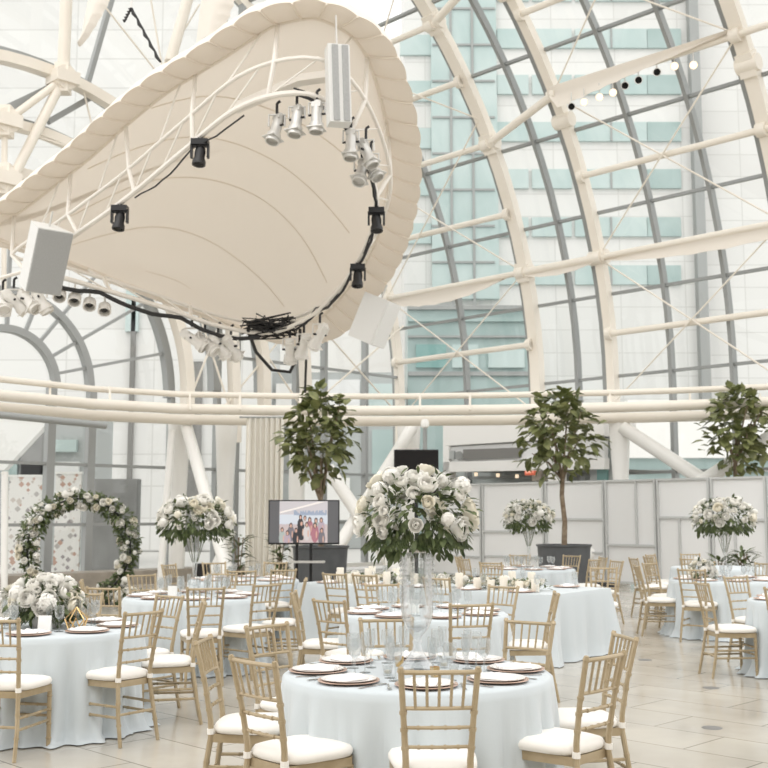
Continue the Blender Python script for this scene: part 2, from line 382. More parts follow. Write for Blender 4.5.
# the ring of tubes round the hall
RP = [(-90, 21.8), (0, 23.6), (90, 25.4), (180, 26.6), (280, 27.0), (384, 27.1), (500, 26.8), (620, 26.2), (700, 25.6), (768, 25.0), (850, 24.2)]
def ring_pts(z, off=0.): return [Vector(((u - 384) / F * (Y + off), Y + off, z)) for u, Y in RP]
structure(MB().tube(ring_pts(4.21), .125, 14).build('ring_beam', M['cream_steel']), 'cream main tube of the ring beam')
structure(MB().tube(ring_pts(4.62, .5), .075, 12).build('ring_beam', M['cream_steel']), 'slim upper tube of the ring beam')
structure(MB().tube(ring_pts(4.02, .8), .13, 12).build('ring_beam', M['cream_steel']), 'lower rear tube of the ring beam')
for u in (50, 110, 190, 240, 300, 420, 470, 610, 690, 760):
    Y = 26.3 - (.012 * (180 - u) if u < 180 else 0); q = MB(); q.tube([at(u, 394 - max(0, 180 - u) * .1, Y + .4), at(u, 410 - max(0, 180 - u) * .08, Y + .1)], .03, 6); structure(q.build('ring_stay', M['cream_steel']), 'short stay between the ring beam tubes')
o = MB().tube([at(-30, 412, 22), at(106, 425.5, 23.6)], .075, 12).build('pipe_rail', M['grey_light']); structure(o, 'grey pipe ending under the ring beam')

# columns and slanting struts below the ring
def column(u, Y, r0, r1, zt, lab, v=None):
    g = ground(u, Y); q = MB().lathe([(r0, 0), (r0 * 1.02, 1.2), (r0 * 1.1, 2.4), (r1 * .85, 3.2), (r1, zt)], 20, g)
    return structure(q.build('column', M['white_steel']), lab)
column(179, 27.9, .20, .30, 4.15, 'white tapered column beside the flower arch windows')
column(226, 28.6, .20, .30, 4.15, 'white tapered column between the windows and the curtain')
column(297, 29.6, .20, .24, 4.3, 'white column behind the curtain and television')
column(409, 29.5, .20, .32, 4.1, 'white column where the glass walls meet')
column(620, 27.2, .17, .27, 4.1, 'white tapered column behind the partition')
column(783, 26.0, .24, .34, 4.1, 'white column beyond the right tree')
for (u0, v0, Y0, u1, v1, Y1, r, lab) in ((186, 425, 27.6, 207, 500, 26.6, .15, 'white slanting strut beside the column by the arch'), (412, 428, 29, 330, 560, 27.0, .16, 'white slanting strut leaning left behind the big bouquet'),
        (328, 468, 27.6, 372, 535, 27.2, .17, 'white slanting strut rising left behind the television'), (622, 427, 27, 712, 486, 26.0, .17, 'white slanting strut leaning right behind the partition'),
        (772, 436, 25.6, 690, 490, 25.9, .17, 'white slanting strut leaning left behind the right tree'), (172, 430, 27.4, 160, 585, 27.0, .09, 'slim white strut beside the arch columns'), (232, 530, 27.3, 214, 570, 27.2, .12, 'short white strut by the bouquet vase')):
    A_, B_ = at(u0, v0, Y0), at(u1, v1, Y1)
    strut(A_, A_ + (B_ - A_) * (A_.z / (A_.z - B_.z)), r, 'white_steel', 'strut', lab)
strut(at(5, 472, 24.8), at(4, 590, 24.3), .08, 'white_steel', 'column', 'slim white post at the end of the arch windows')

# portal with grille, ceiling spots and exit sign behind the partition
PC = 33.4
pn = (k2, k2, 0)
def pp(u, v, off=0.): return on_plane(u, v, (0, PC + off, 0), pn)
def slabq(q, pts, thick):
    pts = [Vector(p) for p in pts]; n = Vector((k2, k2, 0)) * thick; n4 = len(pts)
    q.add(pts + [p + n for p in pts], [tuple(range(n4)), tuple(range(2 * n4))[:n4 - 1:-1]] + [(i, (i + 1) % n4, (i + 1) % n4 + n4, i + n4) for i in range(n4)])
q = MB(); slabq(q, [pp(443, 417), pp(604, 412), pp(604, 436), pp(443, 446)], 1.5); slabq(q, [pp(443, 462), pp(604, 458), pp(604, 469), pp(443, 472)], .25)
slabq(q, [pp(443, 446), pp(449, 446), pp(449, 600), pp(443, 600)], .3); slabq(q, [pp(548, 440), pp(560, 439), pp(560, 590), pp(548, 590)], .3)
wl = structure(q.build('wall_back', M['facade'], smooth=False), 'white portal behind the partition')
q = MB(); slabq(q, [pp(448, 447, .12), pp(604, 438, .12), pp(604, 459, .12), pp(448, 463, .12)], .2); q.build('grille_band', M['panel'], wl, smooth=False)
q = MB(); slabq(q, [pp(463, 449.5, .02), pp(520, 447.5, .02), pp(520, 457.5, .02), pp(463, 460, .02)], .1); q.build('grille', M['louvre'], wl, smooth=False)
q = MB(); slabq(q, [pp(448, 451, .02), pp(454, 450.7, .02), pp(454, 459, .02), pp(448, 459.3, .02)], .1); q.build('vent', M['grey_facade'], wl, smooth=False)
q = MB().tube([pp(459, 455.5, -.05), pp(459, 455.5, .1)], .12, 16); q.build('round_speaker', M['grey_light'], wl)
q = MB(); slabq(q, [pp(449, 470, 3.2), pp(604, 467, 3.2), pp(604, 590, 3.2), pp(449, 590, 3.2)], .2); structure(q.build('wall_inner', M['grey_facade'], smooth=False), 'grey wall inside the portal')
c0 = [pp(449, 471, .3), pp(604, 468, .3)]; q = MB(); q.add([c0[0], c0[1], c0[1] + Vector((2.2, 2.2, 0)), c0[0] + Vector((2.2, 2.2, 0))], [(0, 1, 2, 3)]); structure(q.build('ceiling', M['louvre'], smooth=False), 'soffit inside the portal')
ex = empty('exit_sign', pp(530.5, 471.5, 1.0)); tag(ex, 'small red exit sign glowing under the portal soffit', 'sign'); ex.rotation_euler = (0, 0, R(-45))
MB().box((0, 0, 0), (.36, .06, .2)).build('sign_box', mat('exit_face', (.5, .13, .08), .5, emit=(1, .22, .12), es=.35), ex, smooth=False)
MB().box((0, 0, .2), (.04, .04, .25)).build('bracket', M['grey_light'], ex, smooth=False)
tx = bpy.data.curves.new('lettering', 'FONT'); tx.body = 'EXIT'; tx.size = .15; tx.align_x = 'CENTER'; tx.align_y = 'CENTER'; tx.extrude = .004
tmp = bpy.data.objects.new('text', tx); COL.objects.link(tmp); bpy.context.view_layer.update()
tme = bpy.data.meshes.new_from_object(tmp.evaluated_get(bpy.context.evaluated_depsgraph_get())); bpy.data.objects.remove(tmp)
to = bpy.data.objects.new('lettering', tme); COL.objects.link(to); to.parent = ex; to.location = (0, -.036, 0); to.rotation_euler = (PI / 2, 0, 0); tme.materials.clear(); tme.materials.append(mat('exit_letters', (.9, .4, .3), .5, emit=(1, .55, .4), es=1.0))
for i, (u, v) in enumerate(((476, 477), (484, 472), (498, 478), (510, 471), (517, 479))):
    o = MB().lathe([(.001, 0), (.05, 0), (.05, .1), (.001, .1)], 10, pp(u, v - 1, 1.4)).build('ceiling_spot', M['lit']); tag(o, ('lit soffit spot under the grille band, %s from the column' % ('first', 'second', 'third', 'fourth', 'fifth')[i]), 'ceiling light', 'spots under the portal soffit')
q = MB(); slabq(q, [pp(590, 425, .5), pp(616, 424, .5), pp(616, 480, .5), pp(590, 480, .5)], .2); wd = structure(q.build('wall_side', M['grey_facade'], smooth=False))
q = MB(); slabq(q, [pp(597, 448, .4), pp(607, 448, .4), pp(607, 462, .4), pp(597, 462, .4)], .1); slabq(q, [pp(597, 464, .4), pp(607, 464, .4), pp(607, 480, .4), pp(597, 480, .4)], .1); structure(q.build('window_6', M['teal3'], smooth=False))
# folding partition
PT = 31.03
def tp(u, v, off=0.): return on_plane(u, v, (0, PT + off, 0), pn)
def tps(s, z, off=0.): return Vector((PT / 2, PT / 2, 0)) + Vector((k2, k2, 0)) * off + AX * s + Vector((0, 0, z))
def s_of(u): return (tp(u, 515) - Vector((PT / 2, PT / 2, 0))).dot(AX)
SE = [s_of(u) for u in (425, 482, 545, 605, 657, 711, 768, 830)]
HP = 2.46
pat = [('h', .45), ('h', .48), ('h', .62), ('top', .36), ('bot', .64), ('bot', .62), ('h', .55)]
pl = ['before the white portal, at the far end of the screen', 'below the vent grille, with the dark gap beside it', 'behind the middle planter tree', 'split in two at the top, left of the slanting strut', 'split in two at the bottom, under the slanting strut', 'behind the right tall bouquet', 'at the right edge of the picture']
for i in range(7):
    s0, s1 = SE[i], SE[i + 1]; s0 -= .02; s1 += .02
    e = empty('partition_panel', tps((s0 + s1) / 2, 0)); e.rotation_euler = (0, 0, R(-45))
    tag(e, 'white folding partition panel ' + pl[i], 'partition', 'panels of the white folding screen')
    W = abs(s0 - s1) * 1.0
    q = MB().box((0, .03, HP / 2 + .06), (W - .05, .04, HP - .12)); q.build('panel', M['panel'], e, smooth=False)
    f = MB(); t = .046
    for sx in (-1, 1): f.box((sx * (W / 2 - t / 2), 0, HP / 2 + .05), (t, .07, HP - .1))
    f.box((0, 0, HP - t / 2), (W - 2 * t, .069, t)); f.box((0, 0, .12), (W - 2 * t, .069, t))
    kind, fr = pat[i]; zb = .15 + (HP - .2) * fr
    f.box((0, 0, zb), (W - 2 * t, .066, .05))
    if kind == 'top': f.box((.12 * W, 0, (zb + HP) / 2), (.05, .065, HP - zb - t))
    if kind == 'bot': f.box((-.08 * W, 0, (zb + .12) / 2), (.05, .065, zb - .14))
    if kind == 'h' and i != 6: f.box((0, 0, zb * .5), (W - 2 * t, .065, .04))
    f.build('frame', M['panel_frame'], e, smooth=False)
    for sx in (-1, 1): MB().box((sx * (W / 2 - .12), 0, .045), (.1, .3, .09)).build('foot', M['black'], e, smooth=False)

# ================================================================== OUTSIDE
def tower():
    Y = 70.; e = empty('tower', (at(560, 515, Y).x, Y, 0)); tag(e, 'white high-rise tower with ribbon windows beyond the glass', 'building')
    def rect(nm, u0, v0, u1, v1, m_, dy=0., th=.3, par=e):
        a, b2 = at(u0, v1, Y), at(u1, v0, Y); c = (a + b2) / 2; q = MB().box((c.x - e.location.x, dy, c.z), (abs(b2.x - a.x), th, abs(b2.z - a.z)))
        o = q.build(nm, m_, par, smooth=False); return o
    x0, x1 = at(405, 515, Y).x - e.location.x, at(703, 515, Y).x - e.location.x
    MB().box(((x0 + x1) / 2, 6, 26), (x1 - x0, 12, 52)).build('wall', M['tower'], e, smooth=False)
    x2 = at(860, 515, Y).x - e.location.x
    MB().box(((x1 + x2) / 2 + .3, 7, 26), (x2 - x1, 12, 52)).build('wall', M['tower'], e, smooth=False)
    MB().box((x1 + .3, .0, 26), (.6, 1.5, 52)).build('corner_strip', M['grey_light'], e, smooth=False)
    for v in (-65, -17, 30, 76, 123, 170, 218, 266):
        top = at(570, v, Y)
        for (u0, u1, mm) in ((497, 528, 'teal2'), (532, 571, 'teal2'), (575, 646, 'teal2'), (647, 680, 'teal')):
            wv = 19
            w = rect('window', u0, v, u1, v + wv, M[mm], -.05)
            n = max(1, int((u1 - u0) / 26))
            a, b2 = at(u0, v + wv, Y), at(u1, v, Y)
            for k in range(1, n + 0):
                x = a.x + (b2.x - a.x) * k / n
                MB().box((x - e.location.x, -.22, (a.z + b2.z) / 2), (.12, .1, b2.z - a.z)).build('window_bar', M['grey_light'], w, smooth=False)
    # glazed stair corner and podium
    g = rect('glass_shaft', 432, -80, 494, 300, M['teal2'], -.2, .5)
    for u in (452, 474): 
        x = at(u, 300, Y).x - e.location.x; MB().box((x, -.5, 30), (.16, .12, 42)).build('shaft_mullion', M['grey_light'], g, smooth=False)
    for v in range(-60, 300, 36):
        a, b2 = at(432, v, Y), at(494, v, Y); MB().box(((a.x + b2.x) / 2 - e.location.x, -.5, a.z), (b2.x - a.x, .1, .13)).build('shaft_transom', M['grey_light'], g, smooth=False)
    for v in (30, 76, 123, 170, 218): rect('window', 400, v + 6, 431, v + 26, M['teal2'], -.05)
    return e
tower()
def block(name, lab, u0, u1, Y, v_top, dep, m_, extra=()):
    a, b2 = at(u0, 515, Y), at(u1, 515, Y); zt = at((u0 + u1) / 2, v_top, Y).z
    e = empty(name, ((a.x + b2.x) / 2, Y, 0)); tag(e, lab, 'building')
    MB().box((0, dep / 2, zt / 2 - .02), (b2.x - a.x, dep, zt)).build('wall', m_, e, smooth=False)
    for (nm, x0, y0, x1, y1, mm) in extra:
        p0, p1 = at(x0, y1, Y), at(x1, y0, Y)
        MB().box(((p0.x + p1.x) / 2 - e.location.x, -.05, (p0.z + p1.z) / 2), (p1.x - p0.x, .3, p1.z - p0.z)).build(nm, M[mm], e, smooth=False)
    return e
block('podium_building', 'teal glazed podium building at the foot of the tower', 408, 532, 60, 306, 7, M['teal'],
      [('glass_band', 408, 336, 532, 338, 'grey_light'), ('spandrel', 408, 318, 532, 322, 'teal'), ('window', 416, 345, 446, 368, 'teal3'), ('window', 452, 345, 478, 368, 'teal2'), ('window', 488, 350, 524, 368, 'teal2'), ('glass_band', 408, 372, 532, 376, 'grey_light'), ('glass_band', 408, 306, 532, 310, 'grey_light')])
block('plain_building', 'plain white office block beyond the end wall windows', -140, 262, 52, -60, 8, M['tower'],
      [('louvre_strip', 124, 300, 137, 610, 'louvre'), ('louvre_strip', 184, 362, 203, 610, 'louvre'), ('window', 126, 290, 140, 332, 'teal2')])
block('hazy_building', 'pale grey building behind the corner of the glass walls', 268, 402, 56, 372, 8, M['grey_facade'],
      [('window', 276, 384, 306, 418, 'facade'), ('window', 312, 380, 360, 418, 'panel'), ('window', 366, 384, 398, 418, 'teal2'), ('window', 276, 428, 330, 470, 'grey_light'), ('window', 372, 430, 398, 480, 'teal'), ('window', 300, 478, 350, 520, 'facade')])
block('far_block', 'tall pale block rising over the corner of the hall', 262, 404, 82, 40, 8, M['facade'], [('window', 280, 300, 320, 330, 'teal2')])
block('low_building', 'low white block with a green glass base behind the right tree', 628, 860, 50, 458, 5, M['teal'], [('upper_wall', 628, 400, 860, 458, 'facade'), ('handrail', 628, 470, 860, 472, 'grey_light')])
block('glass_lobby', 'grey glazed lobby building behind the flower arch', -60, 82, 38, 412, 4, M['grey_facade'],
      [('window', 22, 424, 47, 478, 'slab'), ('window', 50, 440, 78, 452, 'teal2'), ('window', 22, 462, 46, 486, 'teal2'), ('window', 52, 462, 80, 500, 'panel'), ('window', 6, 440, 20, 480, 'teal')])
e = MB(); p = [at(-40, 470, 35), at(-40, 405, 35), at(64, 405, 35), at(4, 470, 35)]; e.add(p + [v + Vector((0, .4, 0)) for v in p], [(0, 1, 2, 3), (7, 6, 5, 4), (0, 4, 5, 1), (1, 5, 6, 2), (2, 6, 7, 3), (3, 7, 4, 0)])
o = e.build('sloped_canopy', M['facade'], smooth=False); tag(o, 'white sloping canopy of the lobby above the flower arch windows', 'canopy')
for i, (u0, u1, v0) in enumerate(((6, 46, 477), (53, 82, 474))):
    a, b2 = at(u0, 583, 31), at(u1, v0, 31); e = empty('printed_panel', ((a.x + b2.x) / 2, 31, 0)); tag(e, 'white outdoor panel printed with petals, %s' % ('beside the slim white post' if i == 0 else 'seen through the flower arch'), 'panel', 'petal panels outside')
    MB().box((0, 0, b2.z / 2), (b2.x - a.x, .12, b2.z)).build('board', M['petal'], e, smooth=False)
    MB().box((0, 0, b2.z + .03), (b2.x - a.x + .06, .16, .06)).build('frame', M['white_steel'], e, smooth=False)
a, b2 = at(92, 585, 31), at(139, 479, 31); e = MB().box(((a.x + b2.x) / 2, 31.1, b2.z / 2), (b2.x - a.x, .4, b2.z)); e.box((b2.x - .06, 30.87, b2.z / 2), (.1, .1, b2.z))
tag(e.build('grey_screen', M['slab'], smooth=False), 'dark grey outdoor slab wall behind the flower arch', 'wall')

# ================================================================== CANOPY
PLN = Vector((0, .436, 1)).normalized()
def cpl(u, v, off=0.): return on_plane(u, v, Vector((0, 0, 13.47)) + PLN * off, PLN)
OUTL = [(-42, 232), (-20, 217), (0, 203), (30, 179), (60, 155), (100, 118), (140, 85), (170, 66), (200, 47), (228, 28), (255, 12), (290, 3), (320, 2), (350, 12), (380, 32), (400, 62), (413, 105), (420, 150), (419, 190), (411, 230), (398, 265), (375, 300), (350, 328), (330, 340), (305, 346), (275, 343), (240, 332), (200, 317), (160, 302), (110, 283), (60, 264), (20, 252), (-20, 242)]
def spline(P, n, closed=True):
    P = [Vector(p) for p in P]; L = len(P); out = []
    for i in range(L):
        p0, p1, p2, p3 = P[i - 1], P[i], P[(i + 1) % L], P[(i + 2) % L]
        for j in range(8):
            t = j / 8; out.append(.5 * ((2 * p1) + (p2 - p0) * t + (2 * p0 - 5 * p1 + 4 * p2 - p3) * t * t + (3 * p1 - p0 - 3 * p2 + p3) * t ** 3))
    d = [0]
    for i in range(len(out)): d.append(d[-1] + (out[(i + 1) % len(out)] - out[i]).length)
    res = []; k = 0
    for i in range(n):
        s = d[-1] * i / n
        while d[k + 1] < s: k += 1
        res.append(out[k].lerp(out[(k + 1) % len(out)], (s - d[k]) / max(1e-9, d[k + 1] - d[k])))
    return res
NS = 54; NR = NS * 6
rim = spline([cpl(*q) for q in OUTL], NR)
cen = sum(rim, Vector()) / NR
# inner edge of the stiff rim
def inward(i):
    t = (rim[(i + 2) % NR] - rim[i - 2]).normalized(); n = PLN.cross(t)
    if n.dot(cen - rim[i]) < 0: n = -n
    return n
bw = .45
can = empty('acoustic_canopy', cen); tag(can, 'huge cream teardrop fabric canopy hung under the glass roof', 'canopy')
E2 = Vector((0, 1, -.436)).normalized(); FADE = []
for p in rim:
    y_ = (p - cen).dot(E2); x_ = p.x - cen.x; FADE.append(1 - .82 * max(0, min(1, (y_ - .2) / .8)) * max(0, min(1, (1.15 - x_) / 1.0)))
inn = []
for i in range(NR):
    n = inward(i); w = bw * FADE[i]
    inn.append(rim[i] + n * w + PLN * .22 * FADE[i])
P = []
for i in range(NR):
    n = inward(i); ph = (i % 6) / 6; bul = math.sin(PI * ph)
    a0, a1 = rim[i], inn[i]
    for j in range(7):
        t = j / 6; h = math.sin(PI * t)
        p = a0.lerp(a1, t) - PLN * (.07 * h * (.4 + .6 * bul) * FADE[i]) - n * (.03 * bul * (1 - t) * FADE[i])
        P.append(p)
q = MB(); q.grid(P, NR, 7, True)
P2 = []
for i in range(NR):
    for j in range(7): P2.append(P[i * 7 + j] + PLN * (.12 + .18 * math.sin(PI * j / 6)) * FADE[i] if 0 < j else P[i * 7])
q.grid(P2, NR, 7, True)
o = q.build('edge_band', M['membrane'], can, origin=cen); o.location = (0, 0, 0)
for i in range(0, NR, 6):
    o = MB().tube([P[i * 7 + j] - PLN * .012 for j in range(7)], .016, 5).build('edge_rib', M['seam'], can, origin=cen); o.location = (0, 0, 0)
o = MB().tube(inn, .03, 6, True).build('edge_tube', M['seam'], can, origin=cen); o.location = (0, 0, 0)
# membrane, dished upward: a soap-film like height field over the inner edge
mid = sum(inn, Vector()) / NR
e2 = Vector((0, 1, -.436)).normalized(); e1 = Vector((1, 0, 0))
loop2 = [((p - mid).dot(e1), (p - mid).dot(e2)) for p in inn]
GX, GY, GS = 70, 56, .16
gx0, gy0 = min(p[0] for p in loop2) - GS, min(p[1] for p in loop2) - GS
GX = int((max(p[0] for p in loop2) - gx0) / GS) + 3; GY = int((max(p[1] for p in loop2) - gy0) / GS) + 3
def inside(x, y):
    c = False; n = len(loop2); j = n - 1
    for i in range(n):
        xi, yi = loop2[i]; xj, yj = loop2[j]
        if (yi > y) != (yj > y) and x < (xj - xi) * (y - yi) / (yj - yi) + xi: c = not c
        j = i
    return c
INS = [[inside(gx0 + i * GS, gy0 + j * GS) for j in range(GY)] for i in range(GX)]
HG = [[0.] * GY for _ in range(GX)]
cells = [(i, j) for i in range(1, GX - 1) for j in range(1, GY - 1) if INS[i][j]]
for it in range(260):
    for i, j in cells:
        v_ = .25 * (HG[i - 1][j] + HG[i + 1][j] + HG[i][j - 1] + HG[i][j + 1] + .012); HG[i][j] += 1.75 * (v_ - HG[i][j])
hm = max(max(r_) for r_ in HG)
def height(x, y):
    a, b_ = (x - gx0) / GS, (y - gy0) / GS; i, j = int(a), int(b_)
    if i < 0 or j < 0 or i >= GX - 1 or j >= GY - 1: return 0.
    fx, fy = a - i, b_ - j
    return 1.15 / hm * ((1 - fx) * ((1 - fy) * HG[i][j] + fy * HG[i][j + 1]) + fx * ((1 - fy) * HG[i + 1][j] + fy * HG[i + 1][j + 1]))
def onmem(x, y): return mid + e1 * x + e2 * y + PLN * height(x, y)
NB = 16; P = []
for i in range(NR):
    for t in range(NB + 1):
        k = 1 - t / NB; P.append(inn[i] if t == 0 else onmem(loop2[i][0] * k, loop2[i][1] * k))
q = MB().grid(P, NR, NB + 1, True); o = q.build('membrane', M['membrane'], can, origin=cen); o.location = (0, 0, 0)
for pts in ([(150, 118), (200, 128), (256, 152), (310, 172), (366, 192)], [(85, 182), (130, 180), (190, 186), (256, 208), (300, 226), (352, 252)], [(60, 232), (130, 222), (190, 228), (256, 247), (300, 270), (328, 296)], [(60, 250), (140, 255), (200, 272), (256, 299), (285, 318)], [(60, 262), (120, 272), (180, 292), (215, 312)]):
    w3 = [on_plane(u, v, mid, PLN) for u, v in pts]; sm = []
    for i in range(len(w3) - 1):
        p0, p1, p2, p3 = w3[max(i - 1, 0)], w3[i], w3[i + 1], w3[min(i + 2, len(w3) - 1)]
        for j in range(10):
            t = j / 10; sm.append(.5 * ((2 * p1) + (p2 - p0) * t + (2 * p0 - 5 * p1 + 4 * p2 - p3) * t * t + (3 * p1 - p0 - 3 * p2 + p3) * t ** 3))
    sm = [(p - mid) for p in sm]; sm = [onmem(p.dot(e1), p.dot(e2)) - PLN * .012 for p in sm if inside(p.dot(e1), p.dot(e2))]
    if len(sm) > 3: o = MB().tube(sm, .010, 5).build('seam', M['seam'], can, origin=cen); o.location = (0, 0, 0)
# light truss under it
TL = [(25, 270), (68, 240), (128, 197), (182, 152), (240, 107), (300, 93), (338, 112), (366, 160), (376, 212), (356, 265), (325, 305), (295, 325), (262, 333), (215, 325), (165, 308), (115, 293), (60, 277)]
TOFF = -.85
lower = spline([cpl(u, v, TOFF) for u, v in TL], 96)
tc_ = sum(lower, Vector()) / 96
upper = [tc_ + (p - tc_) * 1.09 + PLN * .34 for p in lower]
tr = empty('light_truss', tc_); tag(tr, 'cream ring truss carrying stage lights under the canopy', 'truss')
def tpart(nm, q, m_=M['truss']):
    o = q.build(nm, m_, tr, origin=tc_); o.location = (0, 0, 0); return o
tpart('chord', MB().tube(lower, .038, 8, True)); tpart('chord', MB().tube(upper, .028, 8, True))
for i in range(0, 96, 4): tpart('brace', MB().tube([lower[i], upper[(i + 3) % 96]], .013, 6))
for i in range(0, 96, 8):
    j = min(range(NR), key=lambda j: (inn[j] - upper[i]).length)
    tpart('hanger', MB().tube([lower[i], upper[i], inn[j]], .032, 8))
for i in range(4, 96, 8):
    j = min(range(NR), key=lambda j: (inn[j] - upper[i]).length)
    tpart('hanger_rod', MB().tube([upper[i], inn[(j + 7) % NR]], .015, 6))
tpart('cross_rail', MB().beam([cpl(236, 108, -.5), cpl(300, 80, -.5), cpl(330, 76, -.5)], .12, .1, PLN))
def near(u, v):                                      # index of the lower chord point seen closest to a pixel
    d = ray(u, v).normalized(); return min(range(96), key=lambda i: ((lower[i] - EYE).normalized() - d).length)
def cable_run(pts, r, lab, nm='power_cable', grp='cables along the light truss'):
    o = MB().tube(pts, r, 6).build(nm, M['cable']); tag(o, lab, 'cable', grp); return o
def along(i0, i1, off, amp, seed):
    r_ = random.Random(seed); n = (i1 - i0) % 96; return [lower[(i0 + k) % 96] + Vector((r_.uniform(-amp, amp) * .3, r_.uniform(-amp, amp) * .3, off + r_.uniform(-amp, amp) * .3 - .10 * math.sin(PI * ((k % 8) / 8)))) for k in range(n + 1)]
ia, ib = near(60, 277), near(262, 333); i0, i1 = (ia, ib) if (ib - ia) % 96 < (ia - ib) % 96 else (ib, ia)
cable_run(along(i0, i1, -.06, .03, 1), .035, 'thick black cable along the low edge of the light truss')
ia, ib = near(240, 107), near(135, 195); i0, i1 = (ia, ib) if (ib - ia) % 96 < (ia - ib) % 96 else (ib, ia)
cable_run(along(i0, i1, -.07, .03, 2), .012, 'thin black cable between the black spotlights at upper left')
ia, ib = near(300, 93), near(300, 325); i0, i1 = (ia, ib) if (ib - ia) % 96 < (ia - ib) % 96 else (ib, ia)
cable_run(along(i0, i1, .0, .05, 3), .022, 'black cable along the rounded end of the light truss')
cable_run(along(i0, i1, .06, .06, 4), .012, 'loose thin cable beside the thick one at the rounded truss end')
r_ = random.Random(5); pts = [cpl(240 + 58 * r_.random(), 320 + 12 * r_.random(), TOFF + .1) + PLN * r_.uniform(-.17, .17) for _ in range(120)]
o = MB().tube(pts, .013, 5).build('cable_tangle', M['cable']); tag(o, 'tangle of black cables gathered at the low end of the truss', 'cables')
cable_run([cpl(248, 330, TOFF), cpl(256, 352, TOFF), cpl(272, 370, TOFF), cpl(290, 372, TOFF), cpl(300, 350, TOFF), cpl(300, 330, TOFF)], .03, 'grey looped cable hanging under the cable tangle')
cable_run([cpl(306, 338, TOFF), cpl(306, 365, TOFF), cpl(305, 392, TOFF)], .025, 'straight cable hanging below the truss over the left tree')
for (u0, v0, u1, v1, lab) in ((131, 8, 160, 62, 'steel chain hoist line holding the canopy, right strand'), (131, 8, 124, 22, 'short slack chain end beside the canopy hoist')):
    pts = [at(u0 + (u1 - u0) * t / 10, v0 + (v1 - v0) * t / 10, 15.6) + Vector((.010 * (-1) ** t, 0, 0)) for t in range(11)]
    tag(MB().tube(pts, [.028 if t % 2 else .016 for t in range(11)], 6).build('hoist_chain', M['cable']), lab, 'chain', 'canopy hoist chains')
tag(MB().tube([at(131, 8, 15.6), at(133, -30, 15.6)], .02, 6).build('hoist_wire', M['lampgrey']), 'thin hoist wire above the chain at upper left', 'wire')
tag(MB().tube([cpl(44, 222, TOFF + .1), cpl(43, 238, TOFF)], .02, 6).build('hanging_chain', M['lampgrey']), 'short chain holding the grey loudspeaker', 'chain')

# ---- lamps on the truss
def moving_head(u, v, lab, rx, rz):
    i = near(u, v - 8); p = lower[i]; e = empty('moving_head_spotlight', p); tag(e, lab, 'spotlight', 'black moving head spotlights on the truss')
    MB().box((0, 0, -.11), (.27, .19, .10)).box((0, 0, -.05), (.07, .06, .07)).build('base', M['black'], e, smooth=False)
    y = MB(); y.box((-.13, 0, -.25), (.035, .09, .24)); y.box((.13, 0, -.25), (.035, .09, .24)); y.box((0, 0, -.165), (.28, .1, .03)); y.build('yoke', M['black'], e, smooth=False)
    h = MB().lathe([(.001, .13), (.075, .12), (.088, .03), (.082, -.06), (.108, -.13), (.108, -.19), (.085, -.19)], 16)
    ho = h.build('head', M['black'], e); ho.location = (0, 0, -.31); ho.rotation_euler = (rx, 0, rz); e.scale = (.82, .82, .78)
    MB().lathe([(.001, -.193), (.08, -.193)], 16).build('lens', M['lens'], ho)
moving_head(204, 150, 'black moving head spotlight hanging high on the upper truss', R(-10), R(-20))
moving_head(125, 214, 'black moving head spotlight hanging lower on the upper left truss', R(-12), R(-20))
moving_head(375, 210, 'black moving head spotlight on the rounded right truss end', R(-14), R(10))
moving_head(353, 266, 'black moving head spotlight low on the right truss beside the white box', R(-14), R(-10))
def par_can(P, lab, aim, s=1., m_='lampgrey'):
    e = empty('stage_light', P); tag(e, lab, 'stage light', 'silver stage lights on the truss')
    ck = MB(); ck.tube([(0, 0, .06), (0, 0, -.08)], .018 * s, 6); ck.tube([(.0, 0, .06), (.04 * s, 0, .09)], .018 * s, 6); ck.build('clamp', M['black'], e)
    y = MB(); y.tube([(-.1 * s, 0, -.24 * s), (-.1 * s, 0, -.09 * s), (.1 * s, 0, -.09 * s), (.1 * s, 0, -.24 * s)], .014 * s, 6); y.build('yoke', M[m_], e)
    b_ = MB().lathe([(.001, .19), (.05, .18), (.065, .10), (.07, .0), (.07, -.1), (.09, -.13), (.09, -.24), (.075, -.24), (.07, -.14)], 14)
    b_.box((0, 0, .12), (.12, .12, .07)); b_.box((0, 0, -.19), (.2, .2, .012))
    o = b_.build('lamp_body', M[m_], e); o.location = (0, 0, -.24 * s); o.rotation_euler = aim; o.scale = (s, s, s)
    MB().tube([(-.11, 0, 0), (.11, 0, 0)], .016, 6).build('pivot', M['black'], o)
    MB().lathe([(.001, -.144), (.068, -.144)], 14).build('lens', M['lens'], o)
